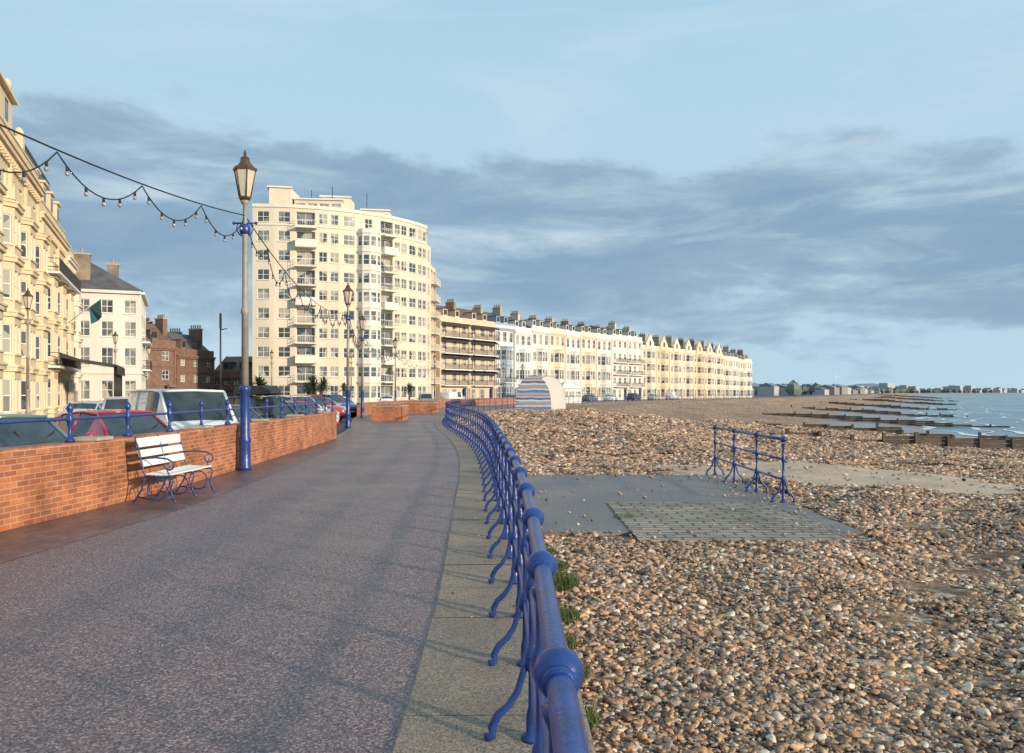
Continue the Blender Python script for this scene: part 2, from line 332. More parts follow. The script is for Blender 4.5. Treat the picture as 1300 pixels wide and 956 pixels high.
def beachz(x,y,Lr=None):
    s=(x-rail(y))/(Lr or slope(y))
    t=min(max((s-9)/41,0),1.7); z=-0.36-2.75*(t**1.0)
    w=min(1,max(0,(y-22)/15))
    z+=w*(0.34*math.exp(-((s-7)/4.5)**2)+0.10*math.sin(s*0.9+0.6*math.sin(y*0.11))*math.exp(-((s-14)/14)**2))
    a=min(1,max(0,(s-1)/3))
    z+=a*(0.06*math.sin(x*0.9+y*0.5)+0.04*math.sin(x*2.1-y*1.3)+0.02*math.sin(x*3.7+y*3.1))*(1 if not(0.2<x<5.6 and 11<y<20.5) else 0.2)
    if y>26 and s<46: z+=0.09*math.sin(x*0.55+1.3*math.sin(y*0.23))*math.sin(y*0.31)
    if 5.2<x: z+=0.16*math.exp(-((x-9.5)/4)**2-((y-13.2)/2.6)**2)
    return z
SS=[0.2,0.6,1,1.5,2,2.6,3.2,4,5,6,7,8,9,10,11,12,13,14.5,16,18,20,22,25,28,31,35,39,43,47,51,55,60,68,80]
vs=[];fs=[]
ysB=ysF
for y in ysB:
    L=slope(y)
    for s in SS:
        x=rail(y)+s*L; vs.append((x,y,beachz(x,y,L)))
k=len(SS)
for i in range(len(ysB)-1):
    for j in range(k-1): fs.append((i*k+j,i*k+j+1,(i+1)*k+j+1,(i+1)*k+j))
b=B('beach',(0,0,0)); b.add('beach',M['beach'],vs,fs,True); b.done()
b=B('sea',(0,0,SEA)); b.add('sea',M['sea'],[(-200,-300,SEA),(20000,-300,SEA),(20000,20000,SEA),(-200,20000,SEA)],[(0,1,2,3)]); b.done()
b=B('shore_foam',(0,0,0))
for so,w in ((46.8,0.6),(50.5,0.4),(55,0.45),(62,.35)):
    vs=[];fs=[];y=20;i=0
    while y<520:
        L=slope(y)
        wob=1.2*math.sin(y*0.21+so)+0.6*math.sin(y*0.57); ww=w*(0.5+0.7*max(0,math.sin(y*0.33+so*2)))
        vs+= [(rail(y)+(so+wob-ww)*L,y,SEA+0.04),(rail(y)+(so+wob+ww)*L,y,SEA+0.04)]
        if i: fs.append((2*i-2,2*i-1,2*i+1,2*i))
        i+=1; y+=0.9
    b.add('shore_foam',M['foam'],vs,fs)
b.done()
# ------------------------------------------------------------------ pebbles (one instanced object)
def sandm(x,y): return math.hypot((x-SP[0])/SP[2],(y-SP[1])/SP[3])
P=[];S=[];R=[]
Y=3.2
while Y<78:
    dy=0.25*(1+Y/12); r0=0.0098+0.00084*Y
    x0=rail(Y)+0.32; x1=min(0.68*Y+1.0,rail(Y)+42)
    dens=1.1/(math.pi*r0*r0); Lr=slope(Y)
    n=int((x1-x0)*dy*dens*(0.85 if Y<30 else 0.55))
    xs=rng.uniform(x0,x1,n).tolist(); yy=rng.uniform(Y,Y+dy,n).tolist(); sc=rng.lognormal(0,0.45,n).tolist()
    rr=rng.random((n,7)).tolist()
    for x,y,c,q in zip(xs,yy,sc,rr):
        ex=0.25*math.sin(y*1.9)+0.15*math.sin(y*5.1); ey=0.3*math.sin(x*2.3)+0.12*math.sin(x*6.1)
        inside=(x<5.05+ex and 11.3+ey<y<19.7)
        if inside and q[0]>0.005+0.10*math.exp(-(y-11.3-ey)*3.5)+0.10*math.exp(-(5.05+ex-x)*3.5)+0.08*math.exp(-(19.7-y)*3): continue
        sd_=sandm(x,y)+0.12*math.sin(x*1.7+y)+0.08*math.sin(y*4+x*3)
        if sd_<1.0 and q[0]>0.012+0.3*max(0,sd_-.75): continue
        r=r0*min(c,2.8)*(0.7 if inside else 1)
        z=beachz(x,y,Lr) if not inside else -0.30
        P.append((x,y,z+r*(0.05+.4*q[1]))); S.append((r*(.95+.5*q[2]),r*(.7+.3*q[3]),r*(.45+.3*q[4])))
        R.append((q[5]-.5,q[6]-.5,q[0]*6283%6.283))
    Y+=dy
# a few stray stones kicked onto the edging
for i in range(70):
    y=random.uniform(4.5,30); x=rail(y)+random.uniform(-.6,.24); r=random.uniform(.006,.014); P.append((x,y,.02+r*.4)); S.append((r,r*.8,r*.6)); R.append((0,0,random.uniform(0,6)))
print('pebbles',len(P))
me=D.meshes.new('beach_pebbles'); me.from_pydata(P,[],[])
a=me.attributes.new('scl','FLOAT_VECTOR','POINT'); a.data.foreach_set('vector',np.array(S,dtype=np.float32).ravel())
a=me.attributes.new('rot','FLOAT_VECTOR','POINT'); a.data.foreach_set('vector',np.array(R,dtype=np.float32).ravel())
ob=D.objects.new('beach_pebbles',me); scene.collection.objects.link(ob)
ng=D.node_groups.new('pebble_scatter','GeometryNodeTree')
ng.interface.new_socket('Geometry',in_out='INPUT',socket_type='NodeSocketGeometry'); ng.interface.new_socket('Geometry',in_out='OUTPUT',socket_type='NodeSocketGeometry')
gi=ng.nodes.new('NodeGroupInput'); go=ng.nodes.new('NodeGroupOutput'); iop=ng.nodes.new('GeometryNodeInstanceOnPoints')
ico=ng.nodes.new('GeometryNodeMeshIcoSphere'); ico.inputs['Subdivisions'].default_value=2
ns=ng.nodes.new('ShaderNodeTexNoise'); ns.inputs['Scale'].default_value=1.1; ns.inputs['Detail'].default_value=1
vm=ng.nodes.new('ShaderNodeVectorMath'); vm.operation='SUBTRACT'; vm.inputs[1].default_value=(0.5,0.5,0.5)
vs_=ng.nodes.new('ShaderNodeVectorMath'); vs_.operation='SCALE'; vs_.inputs['Scale'].default_value=1.3
sp=ng.nodes.new('GeometryNodeSetPosition'); sh=ng.nodes.new('GeometryNodeSetShadeSmooth'); sm=ng.nodes.new('GeometryNodeSetMaterial'); sm.inputs['Material'].default_value=M['pebble']
l=ng.links
l.new(ns.outputs['Color'],vm.inputs[0]); l.new(vm.outputs[0],vs_.inputs[0]); l.new(vs_.outputs[0],sp.inputs['Offset'])
l.new(ico.outputs['Mesh'],sp.inputs['Geometry']); l.new(sp.outputs[0],sh.inputs[0]); l.new(sh.outputs[0],sm.inputs[0]); l.new(sm.outputs[0],iop.inputs['Instance'])
na=ng.nodes.new('GeometryNodeInputNamedAttribute'); na.data_type='FLOAT_VECTOR'; na.inputs['Name'].default_value='scl'
nb=ng.nodes.new('GeometryNodeInputNamedAttribute'); nb.data_type='FLOAT_VECTOR'; nb.inputs['Name'].default_value='rot'
l.new(na.outputs[0],iop.inputs['Scale']); l.new(nb.outputs[0],iop.inputs['Rotation']); l.new(gi.outputs[0],iop.inputs['Points']); l.new(iop.outputs[0],go.inputs[0])
md=ob.modifiers.new('scatter','NODES'); md.node_group=ng
b=B('concrete_ramp',(0,0,0))
b.box('slab',M['concrete'],(0.34,11.6),(1,0),0,4.85,-8.1,0,-0.7,-0.31)
b.done()
b=B('stone_paving',(0,0,0))
x0,x1,y0,y1=1.75,4.75,10.9,14.7
b.add('stone_paving',M['setts'],[(x0,y0,-0.295),(x1,y0,-0.295),(x1,y1,-0.295),(x0,y1,-0.295),(x0,y0,-0.6),(x1,y0,-0.6),(x1,y1,-0.6)],[(0,1,2,3),(4,5,1,0),(5,6,2,1)],False,[[(0,0),(3,0),(3,3.8),(0,3.8)],[(0,0),(3,0),(3,.3),(0,.3)],[(0,0),(3,0),(3,.3),(0,.3)]])
b.done()
def tuft(cx,cy,cz,n,r,h):
    b=B('grass_tuft'); vs=[];fs=[]
    for i in range(n):
        a=random.uniform(0,6.28); rr=r*random.random()**0.5; x=cx+rr*math.cos(a); y=cy+rr*math.sin(a)*1.4; hh=h*random.uniform(.4,1); la=random.uniform(0,6.28); w=0.006
        lx,ly=math.cos(la)*hh*.6,math.sin(la)*hh*.6; o=len(vs)
        vs+=[(x-w*math.sin(la),y+w*math.cos(la),cz),(x+w*math.sin(la),y-w*math.cos(la),cz),(x+lx,y+ly,cz+hh)]; fs.append((o,o+1,o+2))
    b.add('blades',M['grass'],vs,fs); b.done()
for (x,y,n,r,h) in ((1.85,13.0,520,.18,.09),(0.50,8.6,700,.24,.13),(0.46,7.3,360,.17,.12),(0.43,5.8,260,.14,.12),(0.45,10.2,260,.14,.1),(0.42,6.5,200,.12,.12),(0.48,9.4,360,.18,.12),(0.44,5.0,200,.12,.12)): tuft(x,y,-0.34,n,r,h)
# ------------------------------------------------------------------ railings
def railing(name,pts,both=False,lod=0,H=1.1,z0=0.02,off=-1):
    b=B(name)
    zs=[H,H*0.68,H*0.36]; n=10 if lod==0 else 5
    for k,z in enumerate(zs):
        r=0.031 if k==0 else 0.021
        fine=[]
        for i in range(len(pts)-1):
            for t in (0,0.5): fine.append((pts[i][0]*(1-t)+pts[i+1][0]*t,pts[i][1]*(1-t)+pts[i+1][1]*t,z0+z))
        fine.append((*pts[-1],z0+z)); 
        if lod: fine=[(p[0],p[1],z0+z) for p in pts]
        b.tube('rail_%d'%(k+1),M['blue'],fine,r,14 if lod==0 else 5)
    for i,p in enumerate(pts):
        a=pts[max(0,i-1)]; c=pts[min(len(pts)-1,i+1)]; d,_=unit(a,c); nx,ny=d[1],-d[0]
        if lod==0:
            b.lathe('posts',M['blue'],(p[0],p[1],z0),[(0.06,0),(0.06,0.015),(0.036,0.03),(0.034,0.12),(0.024,0.16),(0.022,H*.30),(0.034,H*.315),(0.040,H*.36),(0.034,H*.405),(0.022,H*.42),(0.021,H*.62),(0.034,H*.64),(0.040,H*.68),(0.034,H*.72),(0.022,H*.74),(0.022,H*.88),(0.036,H*.91),(0.04,H*.93)],12)
            b.ball('joints',M['blue'],(p[0],p[1],z0+H),0.058,18,12,1.0)
            for sgn in (-1,1):
                q=(p[0]+d[0]*0.062*sgn,p[1]+d[1]*0.062*sgn,z0+H); q2=(p[0]+d[0]*0.082*sgn,p[1]+d[1]*0.082*sgn,z0+H)
                b.tube('collars',M['blue'],[q,q2],0.040,12)
            for sg in ((-1,1) if both else (off,)):
                prof=[(0.025,0.42),(0.05,0.33),(0.075,0.24),(0.12,0.17),(0.175,0.12),(0.205,0.06),(0.20,0.02),(0.235,0.005)]
                b.tube('braces',M['blue'],[(p[0]+nx*sg*o,p[1]+ny*sg*o,z0+z) for o,z in prof],[0.016,0.017,0.018,0.02,0.022,0.022,0.022,0.03],8)
        else:
            b.tube('posts',M['blue'],[(p[0],p[1],z0),(p[0],p[1],z0+H)],0.03,5)
            b.ball('joints',M['blue'],(p[0],p[1],z0+H),0.07,6,4)
    b.done()
railing('promenade_railing',path(rail,-2.55,66,1.08))
railing('promenade_railing',path(rail,66.9,330,2.6),lod=1)
railing('beach_railing',[(5.08,14.75),(5.08,16.35),(5.08,18.0),(5.08,19.7)],both=True,H=1.18,z0=-0.31)
# ------------------------------------------------------------------ brick sea-front wall
def brickwall(pts,name='brick_wall',h=1.0,piers=4):
    b=B(name)
    sweep(b,'brickwork',M['brick'],pts,[(0,-0.15),(0,h-0.08),(-0.33,h-0.08),(-0.33,-0.15)],True)
    sweep(b,'coping',M['brick'],pts,[(0.025,h-0.08),(0.025,h),(0.005,h+0.02),(-0.335,h+0.02),(-0.355,h),(-0.355,h-0.08)],True)
    for i in range(0,len(pts),piers):
        i2=min(i,len(pts)-2); d,_=unit(pts[i2],pts[i2+1]); p=pts[i]
        b.box('pier_caps',M['stonecap'],p,d,-0.22,0.22,-0.38,0.05,h+0.024,h+0.075)
    return b.done()
wp=path(wallx,-4,30.9,1.0)
brickwall(wp)
b=B('wall_railing')
wr=[(p[0]-0.17,p[1]) for p in path(wallx,-4,30.9,1.55)]
b.tube('rail',M['blue'],[(p[0],p[1],1.36) for p in wr],0.022,8)
for p in wr:
    b.lathe('posts',M['blue'],(p[0],p[1],1.02),[(0.07,0.0),(0.065,0.05),(0.03,0.08),(0.024,0.2),(0.04,0.28),(0.055,0.34),(0.04,0.4),(0.024,0.43),(0.04,0.46),(0.05,0.50),(0.035,0.54),(0.01,0.58)],10)
b.done()
w2=path(wallx,56,150,4)
brickwall(w2,h=0.95,piers=3)
def planter(x0,x1,y0,y1,h=0.95):
    b=B('brick_planter'); pts=[(x0,y0),(x1,y0)]
    L=x1-x0; W=y1-y0
    for (a,c) in (((x0,y0),(x1,y0)),((x1,y0+.001),(x1,y1)),((x1-.001,y1),(x0,y1)),((x0,y1-.001),(x0,y0+.001))):
        sweep(b,'walls',M['brick'],[a,c],[(0,-0.1),(0,h-0.06),(-0.22,h-0.06),(-0.22,-0.1)],True)
    b.box('coping',M['stonecap'],(x0,y0),(1,0),-0.03,L+0.03,-W-0.03,0.03,h-0.057,h)
    b.box('soil',M['ground'],(x0,y0),(1,0),0.25,L-0.25,-W+.25,-.25,h+0.001,h+0.03)
    b.done()
planter(-8.4,-6.6,47,50); planter(-10.2,-7.6,82,85); planter(-9.0,-6.2,64,66.5)
# ------------------------------------------------------------------ bench
def bench():
    b=B('park_bench'); p0=(-5.93,12.4); p1=(-5.86,13.9); d,L=unit(p0,p1)
    n=(d[1],-d[0])
    def W(u,v,z): return (p0[0]+d[0]*u+n[0]*v,p0[1]+d[1]*u+n[1]*v,z)
    for k in range(6):
        v=0.16+k*0.072; b.box('seat',M['white'],p0,d,0.02,L-0.02,v,v+0.058,0.435+0.004*abs(k-3),0.46+0.004*abs(k-3))
    for (zc,v) in ((0.63,0.10),(0.78,0.06),(0.95,0.02)):
        hh=0.055 if zc<0.9 else 0.07
        vs=[];
        for (u) in (0.02,L-0.02):
            for (dz,dv) in ((-hh,0.015),(-hh,-0.01),(hh,-0.04),(hh,-0.015)): vs.append(W(u,v+dv,zc+dz))
        b.add('backrest',M['white'],vs,[(0,1,2,3),(7,6,5,4),(0,4,5,1),(1,5,6,2),(2,6,7,3),(3,7,4,0)])
    def arc(cu,cv,cz,r,a0,a1,k=9): return [W(cu,cv+r*math.cos(a0+(a1-a0)*i/(k-1)),cz+r*math.sin(a0+(a1-a0)*i/(k-1))) for i in range(k)]
    for u in (0.03,L/2,L-0.03):
        b.tube('back_frame',M['blue_dark'],[W(u,-0.02,1.04),W(u,0.05,0.8),W(u,0.12,0.5),W(u,0.15,0.42),W(u,0.08,0.2),W(u,-0.03,0.03),W(u,-0.06,0.02)],0.015,8)
        b.tube('seat_frame',M['blue_dark'],[W(u,0.15,0.42),W(u,0.35,0.41),W(u,0.56,0.42),W(u,0.60,0.36),W(u,0.55,0.2),W(u,0.60,0.04),W(u,0.65,0.02)],0.015,8)
        b.tube('leg_scroll',M['blue_dark'],arc(u,0.34,0.21,0.16,0,2*math.pi,14),0.011,6)
        b.tube('stretcher',M['blue_dark'],[W(u,0.02,0.1),W(u,0.3,0.05),W(u,0.58,0.1)],0.011,6)
        if u!=L/2:
            b.tube('armrest',M['blue_dark'],[W(u,0.07,0.70),W(u,0.3,0.72),W(u,0.5,0.70),W(u,0.60,0.64)]+arc(u,0.53,0.60,0.075,0.4,-3.6,10),0.014,8)
            b.tube('arm_support',M['blue_dark'],[W(u,0.56,0.42),W(u,0.5,0.5),W(u,0.54,0.58)],0.012,6)
    b.done()
bench()
# ------------------------------------------------------------------ street lamps
def lamp(x,y,H=7.15,z0=0,blue=True,n=14):
    b=B('street_lamp',(x,y,z0)); s=H/7.15; c=(x,y,z0)
    base=M['blue'] if blue else M['lampcream']
    b.lathe('base',base,c,[(0.15,0),(0.15,0.08),(0.13,0.12),(0.12,0.6),(0.135,0.64),(0.135,0.7),(0.108,0.76),(0.10,1.75*s),(0.12,1.8*s),(0.12,1.86*s),(0.09,1.9*s)],n)
    b.lathe('post',M['lampcream'],c,[(0.08,1.9*s),(0.072,3.5*s),(0.09,3.52*s),(0.09,3.6*s),(0.066,3.65*s),(0.058,5.2*s),(0.078,5.25*s),(0.078,5.32*s),(0.05,5.38*s),(0.045,5.95*s),(0.09,6.0*s),(0.10,6.05*s)],n)
    b.lathe('collar',base,c,[(0.10,5.30*s),(0.12,5.36*s),(0.12,5.46*s),(0.09,5.52*s)],n)
    b.tube('ladder_bar',base,[(x-0.24,y,z0+5.55*s),(x+0.24,y,z0+5.55*s)],0.02,6)
    for sg in (-1,1):
        b.ball('bar_end',base,(x+sg*0.25,y,z0+5.55*s),0.038,8,5)
        b.tube('bracket',base,[(x+sg*0.05,y,z0+5.25*s),(x+sg*0.13,y,z0+5.3*s),(x+sg*0.19,y,z0+5.42*s),(x+sg*0.16,y,z0+5.54*s)],0.014,6)
        b.tube('cradle',M['lampbrown'],[(x,y,z0+6.0*s),(x+sg*0.1,y,z0+6.05*s),(x+sg*0.13,y,z0+6.16*s)],0.012,6)
    q=6
    b.lathe('lantern_glass',M['lglass'],c,[(0.12,6.14*s),(0.235,6.72*s)],q,False)
    for j in range(q):
        th=2*math.pi*j/q
        b.tube('lantern_frame',M['lampbrown'],[(x+0.124*math.cos(th),y+0.124*math.sin(th),z0+6.1*s),(x+0.24*math.cos(th),y+0.24*math.sin(th),z0+6.74*s)],0.014,5)
    b.lathe('lantern_base',M['lampbrown'],c,[(0.06,6.05*s),(0.14,6.10*s),(0.14,6.14*s)],q,False)
    b.lathe('lantern_roof',M['lampbrown'],c,[(0.27,6.72*s),(0.28,6.77*s),(0.22,6.80*s),(0.13,6.90*s),(0.10,6.98*s),(0.115,7.0*s),(0.06,7.04*s),(0.03,7.08*s),(0.04,7.12*s),(0.005,7.2*s)],q,False)
    b.done()
LP=[(-6.0,17.7),(-8.1,38.9),(-10.35,54.5),(-11.4,77),(-11.0,112),(-1.5,142)]
for x,y in LP: lamp(x,y)
lamp(-6.6,-3.2)
for x,y in ((-25.2,41),(-35,69.5),(-41.5,90),(-30.5,100),(-20,98),(2,150),(14,178),(36,210),(60,250)): lamp(x,y,blue=False,n=8)
def festoon(a,c,sag,nl,n_b=5):
    b=B('festoon_lights'); a=Vector(a); c=Vector(c)
    def T(t): p=a.lerp(c,t); p.z-=sag*4*t*(1-t); return p
    b.tube('catenary_wire',M['wire'],[T(i/24) for i in range(25)],0.013,5)
    for k in range(nl):
        p=T(k/nl); q=T((k+1)/nl); pts=[]; dr=0.48*random.uniform(.8,1.2)
        for i in range(13):
            t=i/12; r=p.lerp(q,t); r.z-=dr*4*t*(1-t)+0.03; pts.append(r)
        b.tube('light_cable',M['wire'],pts,0.011,5)
        for i in range(n_b):
            t=(i+0.5)/n_b; r=p.lerp(q,t); r.z-=dr*4*t*(1-t)+0.03
            b.tube('lamp_holders',M['wire'],[(r.x,r.y,r.z),(r.x,r.y,r.z-0.07)],0.022,6)
            b.ball('bulbs',M['bulb'],(r.x,r.y,r.z-0.095),0.032,8,6,1.15)
    b.done()
tops=[(-6.6,-3.2)]+LP
for i in range(len(tops)-2):
    festoon((*tops[i],5.72),(*tops[i+1],5.72),0.75,9)
# ------------------------------------------------------------------ cars
HATCH=[(-2.03,.42,.66,.70,.74,.66),(-1.98,.30,.88,.93,.80,.66),(-1.80,.26,.96,1.18,.84,.60),(-1.45,.24,.97,1.40,.86,.57),(-1.38,.24,.97,1.42,.86,.57),(-.55,.22,.96,1.48,.87,.58),(-.45,.22,.96,1.48,.87,.58),(.20,.22,.95,1.44,.87,.56),(.95,.24,.93,.98,.86,.70),(1.45,.26,.86,.90,.84,.68),(1.85,.30,.74,.79,.78,.62),(2.02,.38,.56,.60,.68,.55)]
SUV=[(-2.2,.45,.8,.86,.82,.7),(-2.15,.34,1.0,1.06,.87,.7),(-2.0,.32,1.08,1.5,.9,.66),(-1.8,.3,1.08,1.66,.92,.64),(-1.7,.3,1.08,1.68,.92,.64),(-.6,.28,1.07,1.72,.93,.64),(-.5,.28,1.07,1.72,.93,.64),(.35,.28,1.06,1.66,.93,.62),(1.05,.3,1.05,1.10,.92,.74),(1.7,.32,.98,1.03,.89,.72),(2.1,.36,.85,.9,.84,.68),(2.22,.45,.6,.66,.76,.6)]
VAN=[(-2.4,.45,1.1,1.6,.9,.8),(-2.36,.35,1.15,1.86,.93,.8),(-2.2,.33,1.15,1.93,.95,.8),(-1.2,.32,1.15,1.95,.95,.8),(-1.1,.32,1.15,1.95,.95,.8),(-.1,.32,1.15,1.95,.95,.8),(0,.32,1.15,1.95,.95,.8),(.95,.32,1.13,1.90,.95,.78),(1.75,.32,1.10,1.16,.94,.8),(2.15,.34,1.0,1.04,.92,.78),(2.38,.38,.82,.86,.86,.72),(2.45,.45,.62,.66,.8,.66)]
def make_car(kind,x,y,heading,paint,name='parked_car',z0=-0.12,roofbox=False):
    st={'hatch':HATCH,'suv':SUV,'van':VAN}[kind]
    b=B(name,(x,y,z0)); ch,sh=math.cos(heading),math.sin(heading)
    def W(a,c,z): return (x+a*ch-c*sh,y+a*sh+c*ch,z0+z)
    rings=[]
    for (X,zb,zl,zr,w,rw) in st:
        rings.append([(-w*.9,zb),(-w,zb+.12),(-w*1.02,(zb+zl)/2),(-w*.95,zl),(-rw,zr-.03),(-rw*.85,zr),(0,zr+.02),(rw*.85,zr),(rw,zr-.03),(w*.95,zl),(w*1.02,(zb+zl)/2),(w,zb+.12),(w*.9,zb)])
    k=13; vb=[W(st[i][0],c,z) for i in range(len(st)) for c,z in rings[i]]
    body=[];gl=[]
    for i in range(len(st)-1):
        cabin=2<=i<=6
        pillar = (i in (3,5)) 
        for j in range(k-1):
            f=(i*k+j,i*k+j+1,(i+1)*k+j+1,(i+1)*k+j)
            side=j in (3,8); top=j in (4,5,6,7)
            isg=False
            if side and cabin and not pillar: isg=not(kind=='van' and i<5)
            if i==7 and (top): isg=True
            if i==2 and top and kind!='van': isg=True
            if i==1 and top and kind=='suv': isg=True
            (gl if isg else body).append(f)
        body.append((i*k+12,i*k,(i+1)*k,(i+1)*k+12))
    body.append(tuple(range(k-1,-1,-1))); body.append(tuple((len(st)-1)*k+j for j in range(k)))
    b.add('body',paint,vb,body,True); b.add('windows',M['glassdark'],vb,gl,True)
    L=st[-1][0]; wr=.32 if kind=='hatch' else .36
    for a in (st[0][0]+.75,L-.8):
        for sg in (-1,1):
            ww=st[5][4]
            b.tube('wheel_tyres',M['tyre'],[W(a,sg*(ww-.16),wr),W(a,sg*(ww+.03),wr)],wr,20)
            b.tube('wheel_rims',M['alloy'],[W(a,sg*(ww+.0),wr),W(a,sg*(ww+.04),wr)],wr*.62,12)
            b.tube('wheel_arches',M['blackplastic'],[W(a,sg*(ww-.2),wr+.03),W(a,sg*(ww+.015),wr+.03)],wr*1.12,20)
    fz=st[-1][2]; wd=st[-1][4]
    for sg in (-1,1):
        b.ball('headlights',M['headlight'],W(L-.12,sg*wd*.82,fz+.10),0.13,10,6,.7)
        b.ball('mirrors',paint,W(st[8][0]-.15,sg*(st[8][4]+.12),st[8][2]+.08),0.10,8,6,.7)
        b.ball('tail_lights',M['taillight'],W(st[1][0]+.05,sg*.72,st[1][2]-.08),0.1,8,5,1.2)
        b.tube('cant_rails',paint,[W(st[i][0],sg*(st[i][5]+.005),st[i][3]-.03) for i in range(2,8)],.028,6)
        b.tube('waist_trim',M['blackplastic'],[W(st[i][0],sg*(st[i][4]*.955),st[i][2]) for i in range(2,9)],.012,5)
        for i in (3,5): b.tube('door_pillars',paint,[W(st[i][0]+.03,sg*(st[i][4]*.952),st[i][2]),W(st[i][0]+.03,sg*(st[i][5]+.004),st[i][3]-.03)],.03,5)
    b.tube('aerial',M['blackplastic'],[W(st[3][0],0,st[3][3]),W(st[3][0]-.18,0,st[3][3]+.18)],.008,4)
    b.tube('grille',M['blackplastic'],[W(L-.03,-.45,fz-.06),W(L-.03,.45,fz-.06)],0.07,6)
    b.tube('number_plate',M['plate'],[W(L+.0,-.26,fz-.2),W(L+.0,.26,fz-.2)],0.055,4)
    for sg in (-1,1):
        b.tube('wipers',M['blackplastic'],[W(st[8][0]-.05,sg*.1,st[8][3]+.02),W(st[8][0]-.35,sg*.35+.2,st[8][3]+.25)],.008,4)
    for sg in (-1,1):
        b.tube('pillars',paint,[W(st[7][0],sg*(st[7][5]),st[7][3]-.02),W(st[8][0],sg*(st[8][5]),st[8][3]-.02)],.04,6)
    b.tube('header_rail',paint,[W(st[7][0],-st[7][5],st[7][3]-.01),W(st[7][0],0,st[7][3]+.02),W(st[7][0],st[7][5],st[7][3]-.01)],.035,6)
    # rear-view mirror, tax disc line
    b.box('screen_mirror',M['blackplastic'],W(st[7][0]+.12,0,0)[:2],(-sh,ch),-.1,.1,-.01,.01,z0+st[7][3]-.16,z0+st[7][3]-.09)
    if roofbox:
        zr=st[5][3]
        for a in (-.9,.3): b.tube('roof_bars',M['blackplastic'],[W(a,-.6,zr+.06),W(a,.6,zr+.06)],.02,6)
        V=[]
        for (a,wd_,za,zb_) in ((-1.3,.25,.12,.3),(-1.1,.38,.08,.38),(.5,.38,.08,.38),(.95,.22,.12,.2)):
            V+=[W(a,-wd_,zr+za),W(a,wd_,zr+za),W(a,wd_*.9,zr+zb_),W(a,-wd_*.9,zr+zb_)]
        F=[(0,1,2,3),(15,14,13,12)]
        for i in range(3):
            for j in range(4): F.append((i*4+j,i*4+(j+1)%4,(i+1)*4+(j+1)%4,(i+1)*4+j))
        b.add('roof_box',M['blackplastic'],V,F)
    b.done()
cp={n:carpaint('paint_'+n,c) for n,c in dict(white=(.75,.75,.74),silver=(.45,.47,.48),red=(.42,.02,.05),teal=(.13,.19,.21),black=(.015,.015,.018),blue=(.03,.08,.25),grey=(.12,.13,.14),crimson=(.42,.015,.05)).items()}
hd=math.radians(-32)
make_car('hatch',-8.75,13.6,hd,cp['teal'])
make_car('hatch',-8.4,16.9,math.radians(-38),cp['crimson'])
make_car('van',-8.75,20.9,math.radians(-52),cp['white'],'parked_van')
make_car('suv',-12.5,25.6,math.radians(-65),cp['silver'])
make_car('suv',-8.75,27.4,math.radians(-40),cp['black'],roofbox=True)
make_car('hatch',-8.75,24.3,math.radians(-40),cp['grey'])
make_car('hatch',-9.1,31.2,hd,cp['blue'])
make_car('hatch',-9.5,34.4,hd,cp['crimson'])
cols=['silver','white','grey','red','black','silver','blue','white','grey']
for i in range(8):
    y=38.5+i*3.6; make_car('hatch' if i%3 else 'suv',wallx(y)-2.9,y,hd,cp[cols[i]])
for i,(x,y,c,k) in enumerate([(-18,34,'silver','hatch'),(-19,42,'white','suv'),(-22,52,'black','hatch'),(-25,60,'silver','hatch'),(-28,66,'grey','suv'),(-14,88,'white','hatch'),(-11,100,'silver','suv'),(-9,120,'white','van'),(0,134,'blue','hatch'),(5,139,'white','hatch'),(10,146,'silver','suv'),(15,152,'grey','hatch'),(20,160,'white','hatch'),(26,168,'black','suv'),(32,178,'silver','hatch'),(38,187,'white','van')]):
    make_car(k,x,y,math.radians(62 if y>110 else 100),cp[c])
